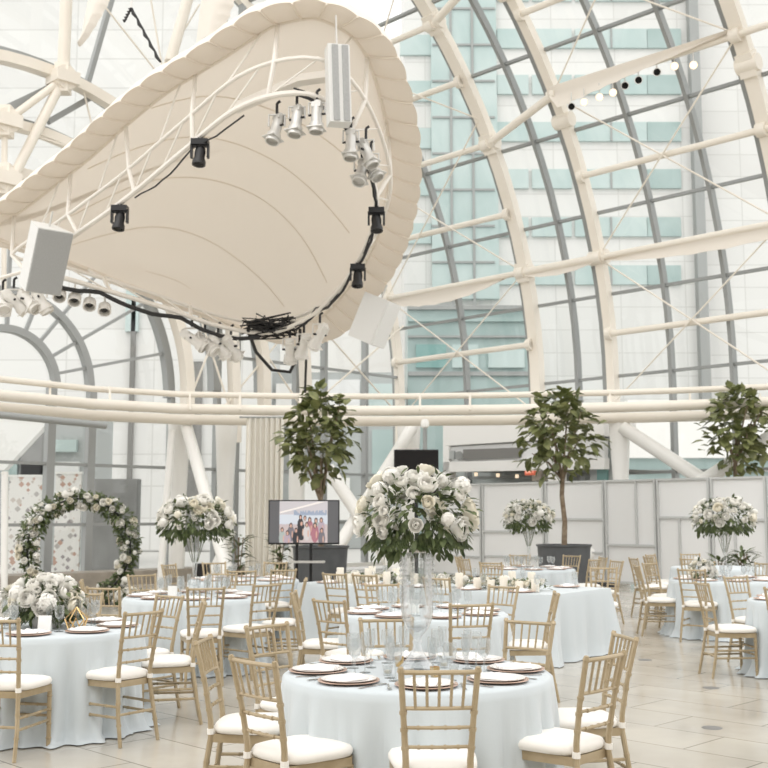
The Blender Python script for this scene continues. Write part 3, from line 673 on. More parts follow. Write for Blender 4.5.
for i, (u, v, ax, az, off, lab) in enumerate(((277, 108, -20, -40, 0, 'first of three silver stage lights at the truss top, nearest the upper corner'), (297, 100, -12, -30, 0, 'second of three silver stage lights at the truss top'), (317, 96, -6, -15, 0, 'third of the silver stage lights, beside the white line speaker'),
        (351, 124, -10, -10, 0, 'silver stage light just right of the white line speaker'), (366, 133, -25, 60, 0, 'silver stage light uppermost in the right truss cluster'), (371, 147, -30, 50, 0, 'silver stage light in the middle of the right truss cluster'), (362, 152, -30, -20, -.1, 'silver stage light lowest in the right truss cluster'),
        (192, 322, -55, 90, 0, 'pale stage light by the end wall rib, first along the low truss'), (205, 326, -50, 70, 0, 'pale stage light second along the low truss'), (218, 328, -40, 120, 0, 'pale stage light third along the low truss, before the hub'), (231, 330, -50, 150, 0, 'pale stage light fourth along the low truss beside the cables'),
        (290, 333, -50, 180, 0, 'pale stage light just right of the cable tangle'), (304, 328, -50, 200, 0, 'pale stage light below the right end of the truss'), (320, 318, -45, 220, 0, 'pale stage light near the white box speaker'),
        (3, 285, -50, 30, 0, 'pale stage light at the left picture edge'), (14, 283, -50, 120, 0, 'pale stage light left of the grey loudspeaker'), (28, 282, -50, 60, 0, 'pale stage light just under the grey loudspeaker'), (40, 280, -30, 100, 0, 'pale stage light behind the grey loudspeaker foot'))):
    P = cpl(u, v, TOFF + off); par_can(P, lab, (R(ax), 0, R(az)), 1.0 if i < 7 else 1.15, 'lampgrey' if i < 7 else 'lampwhite')
bar = MB().tube([cpl(-10, 281, TOFF), cpl(25, 271, TOFF), cpl(48, 276, TOFF)], .03, 8).build('light_bar', M['truss']); tag(bar, 'cream bar holding the stage lights at the left edge', 'bar')
for i, (u, v) in enumerate(((60, 296), (75, 300), (90, 305), (105, 310))):
    P = cpl(u, v - 14 + 3 * 0, TOFF); e = empty('round_downlight', P); tag(e, 'round white downlight under the truss, %s from the grey loudspeaker' % ('first', 'second', 'third', 'fourth')[i], 'downlight', 'row of round downlights under the truss')
    MB().tube([(0, 0, .12), (0, 0, -.12)], .014, 6).build('stem', M['lampwhite'], e)
    b_ = MB().lathe([(.001, .10), (.06, .10), (.10, .05), (.105, -.08), (.085, -.09), (.08, .02), (.001, .03)], 18); o = b_.build('shade', M['lampwhite'], e); o.location = (0, 0, -.2); o.rotation_euler = (R(-38), 0, R(12))
    MB().lathe([(.001, -.035), (.05, -.04), (.06, -.02)], 12).build('lamp', M['lens'], o)

# ---- loudspeakers
def speaker(nm, P, dims, rot, lab, m_, gr, face='y'):
    e = empty(nm, P); e.rotation_euler = rot; tag(e, lab, 'loudspeaker')
    w, d, h = dims
    b_ = MB(); t = .68
    b_.add([(-w / 2, -d / 2, -h / 2), (w / 2, -d / 2, -h / 2), (w / 2 * t, d / 2, -h / 2), (-w / 2 * t, d / 2, -h / 2), (-w / 2, -d / 2, h / 2), (w / 2, -d / 2, h / 2), (w / 2 * t, d / 2, h / 2), (-w / 2 * t, d / 2, h / 2)], [(3, 2, 1, 0), (4, 5, 6, 7), (0, 1, 5, 4), (1, 2, 6, 5), (2, 3, 7, 6), (3, 0, 4, 7)])
    b_.build('cabinet', m_, e, smooth=False)
    MB().box((0, -d / 2 - .012, 0), (w * .96, .025, h * .97)).build('grille', gr, e, smooth=False)
    MB().tube([(0, 0, h / 2), (0, 0, h / 2 + .22)], .015, 6).build('eyebolt', M['lampgrey'], e)
    return e
speaker('loudspeaker', EYE.lerp(cpl(43, 258, TOFF), .955), (.52, .52, .93), (R(24), 0, R(40)), 'large grey loudspeaker hanging at the left end of the truss', M['spk_white'], M['spk_grille'])
speaker('loudspeaker', EYE.lerp(cpl(373, 320, -1.1), .97), (.46, .46, .72), (R(24), 0, R(66)), 'white box loudspeaker hanging at the lower right of the canopy', M['spk_white'], M['spk_white'])
P = cpl(338, 86, -.9); e = empty('line_speaker', P); e.rotation_euler = (0, R(-2), R(14)); tag(e, 'slim white line array speaker hanging at the top of the truss', 'loudspeaker')
MB().box((0, 0, 0), (.27, .22, .98)).build('cabinet', M['spk_white'], e, smooth=False)
for x in (-.05, .075): MB().box((x, -.115, 0), (.075, .02, .95)).build('grille', M['spk_grille'], e, smooth=False)
MB().tube([(0, 0, .48), (0, 0, .9)], .012, 6).build('hanger', M['lampgrey'], e)

# ---- fabric sails laced along the purlins
def sail(P0, P1, depth, bulge, lab, scal=10, dirv=None):
    P0, P1 = Vector(P0), Vector(P1); n = 60; P = []; dv = Vector((0, 0, -1)) if dirv is None else Vector(dirv)
    side = (P1 - P0).cross(dv).normalized()
    for i in range(n + 1):
        t = i / n; b_ = P0.lerp(P1, t); d = depth(t); sc = .06 * abs(math.sin(PI * t * scal))
        for j in range(6):
            s_ = j / 5; P.append(b_ + dv * (d * (1 - sc) * s_) + side * (bulge * math.sin(PI * s_)) + dv * 0)
    P2 = [p + side * .015 for p in P]
    q = MB().grid(P, n + 1, 6); q.grid(P2, n + 1, 6); o = q.build('fabric_sail', M['sail']); tag(o, lab, 'fabric sail', 'white fabric sails under the vault ribs'); return o
def vin(ang, al, d=.38): return vault(ang, al, RAD - d)
s3 = sail(vin(35.9, 16.3), vin(35.6, 11.25), lambda t: .62 * (1 - t) ** 1.1 * min(1, t * 14 + .3) + .07, .10, 'white fabric sail carrying the row of spotlights', 10)
sail(vin(15.4, 16.3), vin(15.6, 8.9), lambda t: .06 + .36 * math.sin(PI * min(1, t * 1.02)) ** .8, .1, 'white fabric sail low between the two middle ribs and the right edge', 8)
sail(vin(15.4, 24.2), vin(15.4, 18.8), lambda t: .06 + .42 * math.sin(PI * min(1, .1 + t)) ** .9, .1, 'white fabric sail from the canopy edge to the bright rib', 8)
sail(vin(15.4, 18.8), vin(15.4, 16.4), lambda t: .12 + .15 * math.sin(PI * t), .06, 'short white fabric sail between the two close ribs', 4)
sail(at(90, -8, 24), at(79, 47, 23.5), lambda t: .62 * (1 - t) ** .7 + .02, .15, 'pointed white sail tip hanging over the upper left', 6, (1, 0, .2))
sail(at(205, -30, 24), at(196, 46, 23.5), lambda t: 1.1 - .5 * t, .2, 'ribbed white sail above the canopy edge', 8, (1, 0, .35))
# row of track spots
TSP = [(571.5, 106.5, 'k'), (584, 102, 'l'), (599.5, 97, 'l'), (613, 92.5, 'l'), (625, 85.5, 'k'), (638.5, 80, 'k'), (657, 72, 'k'), (674.5, 66, 'L'), (693.5, 65, 'l')]
ordw = ('first', 'second', 'third', 'fourth', 'fifth', 'sixth', 'seventh', 'eighth', 'ninth')
for i, (u, v, kd) in enumerate(TSP):
    al = RIBS[2] - .35 - (RIBS[2] - RIBS[3]) * (u - 571) / (745 - 571) * .93
    d = ray(u, v); n = AX; t_ = ((CN + AX * (al - L_END)) - EYE).dot(AX) / d.dot(AX); P = EYE + d * (t_ * .975)
    e = empty('track_spotlight', P); tag(e, '%s spotlight on the sail in the row, counting from the close ribs' % ordw[i] + (', lit warm' if kd != 'k' else ', dark lens'), 'spotlight', 'spotlights along the white sail')
    hd = MB().lathe([(.001, .16), (.05, .15), (.085, .06), (.10, -.1), (.085, -.1)], 16); o = hd.build('head', M['lampwhite'], e)
    aim = (EYE + Vector((0, 0, -.6)) - P).normalized(); o.rotation_euler = Vector(aim).to_track_quat('-Z', 'Y').to_euler()
    MB().lathe([(.001, -.104), (.083, -.104)], 16).build('lens', M['lit'] if kd != 'k' else M['lens'], o)
    MB().tube([(0, 0, .05), (0, 0, .36)], .014, 6).build('stem', M['lampgrey'], e)

# ================================================================== FURNITURE
def rod(q, p0, p1, r, nodes=(), n=8):                # turned bamboo-style rod with raised rings
    p0, p1 = Vector(p0), Vector(p1); ts = [0, 1]; rs = {0: r, 1: r}
    for t in nodes:
        for dt, k in ((-.016, 1), (-.007, 1.28), (.007, 1.28), (.016, 1)):
            rs[round(t + dt, 4)] = r * k
    ts = sorted(rs); q.tube([p0.lerp(p1, t) for t in ts], [rs[t] for t in ts], n); return q
def poly_rod(q, pts, r, n=8):
    q.tube(pts, r, n); return q
def make_chair():
    e = empty('chiavari_chair')
    G = M['gold']
    # seat frame (trapezoid with rounded front)
    fr = MB(); z0, z1 = .405, .45
    out = [(-.160, -.2), (-.205, .17), (-.17, .205), (.17, .205), (.205, .17), (.160, -.2)]
    vs = [(x, y, z) for z in (z0, z1) for x, y in out]; n = 6
    fr.add(vs, [tuple(range(n))[::-1], tuple(range(n, 2 * n))] + [(i, (i + 1) % n, (i + 1) % n + n, i + n) for i in range(n)])
    fr.build('seat_frame', G, e, smooth=False)
    # cushion: rounded square pad
    P = []; nu = 36; prof = [(.0, .52), (.5, .518), (.80, .512), (.95, .502), (1.0, .485), (1.0, .47), (.96, .455), (.0, .455)]
    for i in range(nu):
        a = 2 * PI * i / nu; c_, s_ = math.cos(a), math.sin(a); k = 1 / (abs(c_) ** 4.5 + abs(s_) ** 4.5) ** (1 / 4.5)
        for (r_, z) in prof: P.append((r_ * k * c_ * (.208 + .018 * s_), r_ * k * s_ * .215 + .008, z))
    q = MB().grid(P, nu, len(prof), True); cu = q.build('cushion', M['cushion'], e, sharp=60)
    for sx in (-1, 1): MB().tube([(sx * .150, -.211, .447), (sx * .150, -.212, .478)], .0215, 8).build('tie', M['cushion'], cu)
    # front legs and long rear posts
    for sx in (-1, 1):
        rod(MB(), (sx * .185, .185, 0), (sx * .185, .178, .41), .0165, (.18, .42, .66, .9)).build('leg', G, e)
    for sx in (-1, 1):
        pts = [(sx * .178, -.285, 0), (sx * .170, -.245, .2), (sx * .150, -.212, .43), (sx * .150, -.214, .52), (sx * .162, -.245, .71), (sx * .178, -.30, .945)]
        q = MB(); q.tube(pts, [.014, .0155, .0165, .016, .0145, .0145], 8)
        for zz in (.15, .3, .58, .665, .745):
            for a, b2 in zip(pts, pts[1:]):
                if a[2] <= zz < b2[2]:
                    c_ = Vector(a).lerp(Vector(b2), (zz - a[2]) / (b2[2] - a[2])); d = (Vector(b2) - Vector(a)).normalized(); q.tube([c_ - d * .008, c_ + d * .008], .0185, 8)
        q.tube([(sx * .178, -.298, .935), (sx * .179, -.303, .955)], [.019, .012], 8)
        q.build('back_post', G, e)
    yb = lambda z: -.214 - .086 * max(0, (z - .52) / .425) ** 1.3
    xb = lambda z: .150 + .028 * max(0, (z - .52) / .425) ** 1.3
    for z, r in ((.932, .0115), (.765, .0095), (.675, .0085), (.585, .0085)):
        x = xb(z); p = [(-x, yb(z), z), (-x * .5, yb(z) - .010, z), (0, yb(z) - .013, z), (x * .5, yb(z) - .010, z), (x, yb(z), z)]
        q = MB(); q.tube(p, r, 8)
        if z < .76:
            for xx in (-.6, -.2, .2, .6): q.tube([(x * xx - .006, yb(z) - .010, z), (x * xx + .006, yb(z) - .010, z)], r * 1.3, 8)
        q.build('crest_rail' if z > .8 else 'cross_rail', G, e)
    for k in range(5):
        t = (k + 1) / 6 * 2 - 1
        a = Vector((t * xb(.765), yb(.765) - .010, .765)); b2 = Vector((t * xb(.932), yb(.932) - .010, .932)); rod(MB(), a, b2, .0072, (.3, .7), 6).build('spindle', G, e)
    for z, r in ((.20, .010), (.275, .010)):
        for sx in (-1, 1):
            t = z / .43; rod(MB(), (sx * .185, .182, z), (sx * (.178 - .026 * t), -.285 + .07 * t, z), r, (.3, .7), 6).build('stretcher', G, e)
        rod(MB(), (-.185, .183, z + .03), (.185, .183, z + .03), r, (.25, .5, .75), 6).build('stretcher', G, e)
    rod(MB(), (-.165, -.243, .22), (.165, -.243, .22), .010, (.3, .7), 6).build('stretcher', G, e)
    return e
chair0 = make_chair(); chair_used = [False]
def put_chair(bx, by, face, label, group):           # (bx,by): middle of the backrest; face: heading in degrees
    o = copy_tree(chair0) if chair_used[0] else chair0; chair_used[0] = True
    f = R(face); o.location = (bx + .245 * math.cos(f), by + .245 * math.sin(f), 0); o.rotation_euler = (0, 0, f - PI / 2)
    tag(o, label, 'chair', group); return o

TB = {  # name: (x, y, words)
 'A': (.19, 6.42, 'crystal vase table'),
 'B': (.37, 10.25, 'round table behind the crystal vase table'),
 'C': (-2.69, 8.9, 'low flower bowl table'),
 'D': (-2.09, 12.3, 'tall bouquet table by the white columns'),
 'F': (-1.95, 15.5, 'round table before the cream curtain'),
 'G': (4.75, 15.5, 'right tall bouquet table'),
 'I': (4.62, 11.75, 'table cut off by the right edge'),
 'J': (2.42, 18.6, 'tall bouquet table behind the long table'),
 'K': (5.7, 19.1, 'last round table by the partition'),
}
ZT = .765
def tablecloth(key, i):
    x, y, w = TB[key]; q = MB(); n = 264; r0 = .765; rr = random.Random(40 + i)
    ph = [rr.uniform(0, 6.28) for _ in range(4)]
    prof = [(.0, 0), (.35, 0), (.68, 0), (.745, -.003), (.765, -.018), (.772, -.06), (.775, -.18), (.78, -.34), (.785, -.5), (.795, -.64), (.815, -.73), (.86, -.757)]
    fold = lambda a: .55 * (2 * abs(math.sin(10 * a + ph[0] + .5 * math.sin(3 * a))) - 1.1) + .40 * (2 * abs(math.sin(15 * a + ph[1])) - 1.1) + .25 * math.sin(7 * a + ph[2])
    def wob(a, k):
        d = max(0, -prof[k][1] - .06) / .7
        f_ = fold(a); f_ = max(-1.2, f_)
        return .068 * d ** .55 * f_ + (.03 * math.sin(31 * a + ph[3]) if k >= len(prof) - 2 else 0)
    q.lathe([(r_, ZT + z) for r_, z in prof], n, (0, 0, 0), wob)
    f = [g for g in q.f if len(g) < 20]; q.f = f; q.mi = [0] * len(f)
    o = q.build('tablecloth', M['cloth'], None, sharp=75); o.location = (x, y, 0)
    tag(o, 'pale blue floor-length cloth covering the ' + w, 'tablecloth', 'round tablecloths'); return o
for i, k in enumerate(TB): tablecloth(k, i)

def dirw(a):
    a = (a + 360) % 360
    return ('right', 'back right', 'back', 'back left', 'left', 'front left', 'front', 'front right')[int(((a + 22.5) % 360) // 45)]
CH = {'A': [(-87, 1.24, 0), (-132, 1.235, -5), (180, 1.22, -4), (139, 1.25, 0), (98, 1.25, 0), (54, 1.33, 0), (9, 1.24, 0), (-37, 1.17, -6)],
      'B': [(-76, 1.36, 0), (-131, 1.26, 0), (178, 1.20, 0), (108, 1.26, 0), (47, 1.2, 0), (-3, 1.2, 0)],
      'C': [(-88, 1.26, -12), (-36, 1.14, 0), (12, 1.24, 0), (50, 1.24, 0), (92, 1.22, 0), (136, 1.22, 0)],
      'D': [(-76, 1.46, 0), (-116, 1.52, 10), (193, 1.2, 0), (130, 1.22, 0), (84, 1.22, 0), (2, 1.22, 0), (-44, 1.24, 0)],
      'F': [(-84, 1.3, 0), (-58, 1.22, 0), (75, 1.24, 0), (118, 1.24, 0), (158, 1.22, 0)],
      'G': [(178, 1.22, 0), (-128, 1.2, 6), (-66, 1.24, 0), (88, 1.26, 0), (132, 1.24, 0), (45, 1.24, 0), (-12, 1.24, 0)],
      'I': [(186, 1.32, 0), (118, 1.22, 0), (-128, 1.25, 0), (150, 0, 0)],
      'J': [(0, 1.24, 10), (-40, 1.24, 0), (205, 1.24, 0), (160, 1.22, 0), (90, 1.22, 0), (45, 1.22, 0)],
      'K': [(190, 1.24, 0), (140, 1.22, 0), (235, 1.24, 0), (95, 1.22, 0)]}
for k, lst in CH.items():
    x, y, w = TB[k]; seen = {}
    for (a, r_, tw) in lst:
        if r_ == 0: continue
        dw = dirw(a)
        if dw in seen: dw = {'front': 'front and turned', 'right': 'rearmost right', 'left': 'rearmost left', 'back': 'rearmost', 'back right': 'rear right', 'front right': 'far front right', 'back left': 'rear left', 'front left': 'far front left'}[dw]
        seen[dw] = 1
        rb_ = r_ - .05
        put_chair(x + rb_ * math.cos(R(a)), y + rb_ * math.sin(R(a)), a + 180 + tw, 'gold chiavari chair, %s side, %s' % (dw, w), 'gold chairs round the ' + w)

# long table: local x along its length, far-left end at -L
LA = Vector((-.8, .6, 0)); LB = Vector((.6, .8, 0)); L0 = Vector((1.87, 12.45, 0)); LL, LW = 3.75, 1.5
LC = L0 + LA * LL / 2 + LB * LW / 2; LROT = math.atan2(-LA.y, -LA.x)
def lp(x, y, z=0): 
    c_, s_ = math.cos(LROT), math.sin(LROT); return Vector((LC.x + x * c_ - y * s_, LC.y + x * s_ + y * c_, z))
q = MB(); hx, hy = LL / 2, LW / 2; per = []
nx_, ny_ = 90, 40
for i in range(nx_): per.append((-hx + LL * i / nx_, -hy, 0, -1))
for i in range(ny_): per.append((hx, -hy + LW * i / ny_, 1, 0))
for i in range(nx_): per.append((hx - LL * i / nx_, hy, 0, 1))
for i in range(ny_): per.append((-hx, hy - LW * i / ny_, -1, 0))
zs = [(0, 0), (.004, -.012), (.01, -.06), (.02, -.2), (.03, -.4), (.04, -.58), (.055, -.72), (.075, -.757)]
P = []
for (x, y, nx, ny) in per:
    s_ = x * 1.0 + y * 1.7; dcorner = math.hypot(hx - abs(x), hy - abs(y)); cf = math.exp(-(dcorner / .13) ** 2)
    dv = Vector((nx, ny)); cv = Vector((math.copysign(1, x), math.copysign(1, y))).normalized(); dv = (dv * (1 - cf) + cv * cf)
    for (o_, z) in zs:
        d = max(0, -z - .05) / .7
        r_ = o_ + d * (.030 * math.sin(5.3 * s_) + .022 * math.sin(11 * s_ + 1)) + cf * .16 * d - (.03 * d * math.exp(-((dcorner - .22) / .07) ** 2))
        P.append((x + dv.x * r_, y + dv.y * r_, ZT + z))
q.grid(P, len(per), len(zs), True)
q.add([(-hx, -hy, ZT), (hx, -hy, ZT), (hx, hy, ZT), (-hx, hy, ZT)], [(0, 1, 2, 3)])
o = q.build('tablecloth', M['cloth'], sharp=70); o.location = LC; o.rotation_euler = (0, 0, LROT); tag(o, 'pale blue cloth with folded corners covering the long candle table', 'tablecloth')
fd = math.degrees(math.atan2(LB.y, LB.x))
for i, (x, y, fc, lab) in enumerate(((-.57, 13.55, fd, 'gold chiavari chair, first along the front of the long candle table'), (-.2, 13.3, fd, 'gold chiavari chair, second along the front of the long candle table'), (.62, 12.62, fd, 'gold chiavari chair, third along the front of the long candle table'),
        (2.95, 15.0, fd + 180 + 20, 'gold chiavari chair behind the right corner of the long candle table'), (1.5, 15.75, fd + 180, 'gold chiavari chair behind the middle of the long candle table'))):
    put_chair(x, y, fc, lab, 'gold chairs along the long table')
put_chair(3.55, 17.2, 200, 'gold chiavari chair standing alone beside the middle planter', 'gold chairs near the partition')
put_chair(4.15, 18.3, 10, 'gold chiavari chair seen side-on before the split partition panel', 'gold chairs near the partition')
put_chair(1.62, 16.7, 60, 'gold chiavari chair between the long table and the middle bouquet', 'gold chairs near the partition')

# ---- tableware
def make_charger():
    o = MB().lathe([(.001, .004), (.10, .004), (.115, .006), (.158, .016), (.165, .017), (.166, .012), (.12, 0), (.001, 0)], 40).build('charger_plate', M['charger']); return o
def make_plate():
    o = MB().lathe([(.001, .006), (.092, .006), (.104, .009), (.144, .019), (.148, .019), (.148, .016), (.10, 0), (.001, 0)], 36).build('dinner_plate', M['china']); return o
def make_napkin():
    P = []; n = 13; m_ = 9; r_ = random.Random(3)
    for i in range(n):
        for j in range(m_):
            u = i / (n - 1) * 2 - 1; v = j / (m_ - 1) * 2 - 1
            z = .016 + .016 * (1 - v * v) * (.6 + .4 * math.sin(4.2 * u + 1)) + .009 * math.sin(7 * v + 2 * u)
            P.append((u * .125 + .012 * math.sin(3 * v), v * (.062 + .02 * u), z))
    q = MB().grid(P, n, m_); q.grid([(p[0] * .99, p[1] * .97, .002) for p in P], n, m_)
    rim_ = [i * m_ for i in range(n)]; 
    N = n * m_
    fs = [(i * m_, (i + 1) * m_, (i + 1) * m_ + N, i * m_ + N) for i in range(n - 1)] + [(i * m_ + m_ - 1, i * m_ + m_ - 1 + N, (i + 1) * m_ + m_ - 1 + N, (i + 1) * m_ + m_ - 1) for i in range(n - 1)]
    fs += [(j, j + N, j + 1 + N, j + 1) for j in range(m_ - 1)] + [((n - 1) * m_ + j, (n - 1) * m_ + j + 1, (n - 1) * m_ + j + 1 + N, (n - 1) * m_ + j + N) for j in range(m_ - 1)]
    q.f += fs; q.mi += [0] * len(fs)
    return q.build('napkin', M['napkin'])
def make_goblet(h=.2, r=.038, nm='water_goblet'):
    q = MB().lathe([(.036, 0), (.036, .003), (.008, .008), (.005, .03), (.005, h * .42), (.012, h * .46), (r * .85, h * .56), (r, h * .75), (r * .9, h), (r * .86, h), (r * .95, h * .75), (r * .8, h * .57), (.001, h * .48)], 20)
    return q.build(nm, M['goblet'])
def make_flute(): 
    q = MB().lathe([(.032, 0), (.032, .003), (.007, .008), (.0045, .03), (.0045, .08), (.018, .11), (.026, .16), (.024, .225), (.022, .225), (.023, .16), (.015, .115), (.001, .10)], 16)
    return q.build('champagne_flute', M['goblet'])
def make_fork():
    q = MB().box((0, -.03, .003), (.010, .13, .003)); q.box((0, .045, .004), (.022, .03, .003))
    for x in (-.008, -.0027, .0027, .008): q.box((x, .08, .005), (.003, .045, .002))
    return q.build('fork', M['silver'], smooth=False)
def make_knife():
    q = MB().box((0, -.05, .004), (.014, .09, .006)); q.box((.001, .05, .003), (.017, .12, .002)); return q.build('knife', M['silver'], smooth=False)
PROT = {}
def inst(key, mk):
    if key not in PROT: PROT[key] = mk(); return PROT[key]
    return copy_tree(PROT[key])
def setting(key, a, full, dw):
    x, y, w = TB[key]; c_, s_ = math.cos(R(a)), math.sin(R(a)); rz = R(a) + PI / 2
    def pos(rr, tt, z=ZT): return Vector((x + c_ * rr - s_ * tt, y + s_ * rr + c_ * tt, z))
    j = rnd.uniform(-.06, .06)
    o = inst('charger', make_charger); o.location = pos(.565, 0, ZT + .001); o.rotation_euler = (0, 0, rz); tag(o, 'rose gold charger plate for the %s place, %s' % (dw, w), 'plate', 'charger plates on the ' + w)
    zz = ZT + .0065
    if full:
        o = inst('plate', make_plate); o.location = pos(.565, 0, zz); o.rotation_euler = (0, 0, rz); tag(o, 'blush dinner plate for the %s place, %s' % (dw, w), 'plate', 'dinner plates on the ' + w); zz += .0075
    o = inst('napkin', make_napkin); o.location = pos(.56, 0, zz); o.rotation_euler = (0, 0, rz + PI / 2 + j * 4); tag(o, 'white folded napkin for the %s place, %s' % (dw, w), 'napkin', 'napkins on the ' + w)
    o.scale = (.78, .95, .85) if full else (.85, 1, .9)
    o = inst('goblet', make_goblet); o.location = pos(.36, .15 + j * .5); tag(o, 'clear water goblet for the %s place, %s' % (dw, w), 'glass', 'goblets on the ' + w)
    if full:
        o = inst('flute', make_flute); o.location = pos(.30, .06 + j * .5); tag(o, 'clear champagne flute for the %s place, %s' % (dw, w), 'glass', 'flutes on the ' + w)
    if key == 'A':
        o = inst('fork', make_fork); o.location = pos(.575, -.195); o.rotation_euler = (0, 0, rz + PI); tag(o, 'silver fork for the %s place, %s' % (dw, w), 'fork', 'forks on the ' + w)
        o = inst('knife', make_knife); o.location = pos(.575, .19); o.rotation_euler = (0, 0, rz + PI); tag(o, 'silver knife for the %s place, %s' % (dw, w), 'knife', 'knives on the ' + w)
for key, full, a0 in (('A', 1, -87), ('B', 1, -76), ('C', 1, -85), ('D', 1, -80), ('F', 0, -90), ('G', 0, -90), ('I', 0, -90), ('J', 0, -90)):
    for i in range(8):
        a = a0 + 45 * i
        if key == 'I' and -60 < ((a + 180) % 360 - 180) < 80: continue
        setting(key, a, full, dirw(a))

# ---- vases and flowers
def make_crystal_vase():
    e = empty('crystal_vase')
    MB().lathe([(.115, 0), (.118, .012), (.10, .03), (.06, .07), (.03, .12), (.022, .15), (.03, .165), (.022, .18), (.03, .20), (.065, .24), (.088, .30), (.092, .36), (.089, .42), (.088, .69), (.080, .69), (.082, .42), (.082, .33), (.06, .25), (.001, .215)], 28).build('vase_body', M['vase'], e)
    for k in range(12):
        a = 2 * PI * k / 12; x, y = .098 * math.cos(a), .098 * math.sin(a); q = MB(); zz = .67
        for j in range(9):
            q.lathe([(.001, zz), (.009, zz - .012), (.001, zz - .026)], 6, (x, y, 0)); zz -= .03
        q.build('crystal_strand', M['vase'], e, smooth=False)
    MB().lathe([(.09, .685), (.098, .69), (.098, .672), (.09, .668)], 28).build('rim', M['silver'], e)
    return e
def make_trumpet_vase():
    e = empty('trumpet_vase')
    MB().lathe([(.085, 0), (.085, .012), (.05, .05), (.02, .10), (.030, .13), (.020, .16), (.022, .25), (.032, .40), (.055, .55), (.085, .66), (.082, .66), (.05, .55), (.026, .40), (.016, .25), (.001, .2)], 24).build('vase_body', M['vase'], e)
    for z in (.13,): MB().lathe([(.024, z - .02), (.034, z), (.024, z + .02)], 16).build('stem_ring', M['vase'], e)
    return e
def rose_mesh(m_):
    q = MB(); r_ = random.Random(12)
    for k, (rho, th0, th1, npet, fl) in enumerate(((1.0, 2.5, 1.30, 6, .30), (.86, 2.3, .98, 5, .22), (.68, 2.1, .74, 5, .16), (.50, 1.9, .55, 4, .10), (.33, 1.7, .40, 3, .05))):
        for i in range(npet):
            ph0 = 2 * PI * (i + .37 * k) / npet + r_.uniform(-.15, .15); w = PI / npet * 1.3; P = []; h_ = r_.uniform(-.12, .12)
            for a in range(6):
                for b_ in range(5):
                    u = a / 5 * 2 - 1; v = b_ / 4; th = th0 + (th1 + h_ - th0) * v + .34 * u * u * v
                    rr = rho * (1 + fl * v ** 3 + .07 * (i % 2)) * (1 - .10 * u * u * (1 - v)); ph = ph0 + u * w
                    P.append((rr * math.sin(th) * math.cos(ph), rr * math.sin(th) * math.sin(ph), rr * math.cos(th) + .10 * v * (4 - k) * .3))
            q.grid(P, 6, 5)
    ob = q.build('rose', m_, sharp=80); me = ob.data; bpy.data.objects.remove(ob); return me
def hydrangea_mesh(m_, n=85):
    q = MB(); r_ = random.Random(8); g = PI * (3 - 5 ** .5)
    for i in range(n):
        z = 1 - 1.7 * (i + .5) / n; r0 = math.sqrt(max(0, 1 - z * z)); a = i * g; d = Vector((r0 * math.cos(a), r0 * math.sin(a), z)); rot = d.to_track_quat('Z', 'Y').to_matrix(); tw = r_.uniform(0, 6)
        rad = .95 + r_.uniform(-.14, .16)
        for p in range(4):
            b_ = tw + p * PI / 2; s_ = .27
            pts = [(0, 0, 0), (s_ * math.cos(b_ - .6), s_ * math.sin(b_ - .6), .05), (s_ * 1.35 * math.cos(b_), s_ * 1.35 * math.sin(b_), .02), (s_ * math.cos(b_ + .6), s_ * math.sin(b_ + .6), .05)]
            q.add([d * rad + rot @ Vector(v) for v in pts], [(0, 1, 2, 3)])
    q.lathe([(.001, -.7), (.5, -.5), (.70, 0), (.5, .5), (.001, .7)], 12)
    ob = q.build('hydrangea', m_, sharp=30); me = ob.data; bpy.data.objects.remove(ob); return me
ME_ROSE = rose_mesh(M['rose']); ME_ROSE2 = rose_mesh(M['rose2']); ME_HYD = hydrangea_mesh(M['rose']); ME_HYD2 = hydrangea_mesh(M['rose2'])
def bloom(me, parent, P, d, s, nm):
    ob = bpy.data.objects.new(nm, me); COL.objects.link(ob); ob.parent = parent; ob.location = P; q = Vector(d).to_track_quat('Z', 'Y'); ob.rotation_euler = (q.to_matrix() @ Matrix.Rotation(rnd.uniform(0, 6), 3, 'Z')).to_euler(); ob.scale = (s, s, s); return ob
def leaf(q, P, d, up, L, W, curl=.25):
    d = Vector(d).normalized(); s_ = d.cross(Vector(up)); s_ = s_.normalized() if s_.length > 1e-4 else Vector((1, 0, 0)); n = s_.cross(d)
    pts = []
    for t, w in ((0, .08), (.3, .85), (.62, 1), (1, .06)):
        c_ = P + d * L * t - n * (curl * L * t * t); pts += [c_ - s_ * W * w / 2 + n * .12 * W * w, c_ - n * .02 * W, c_ + s_ * W * w / 2 + n * .12 * W * w]
    q.add(pts, [(i * 3 + j, i * 3 + j + 1, i * 3 + j + 4, i * 3 + j + 3) for i in range(3) for j in range(2)])
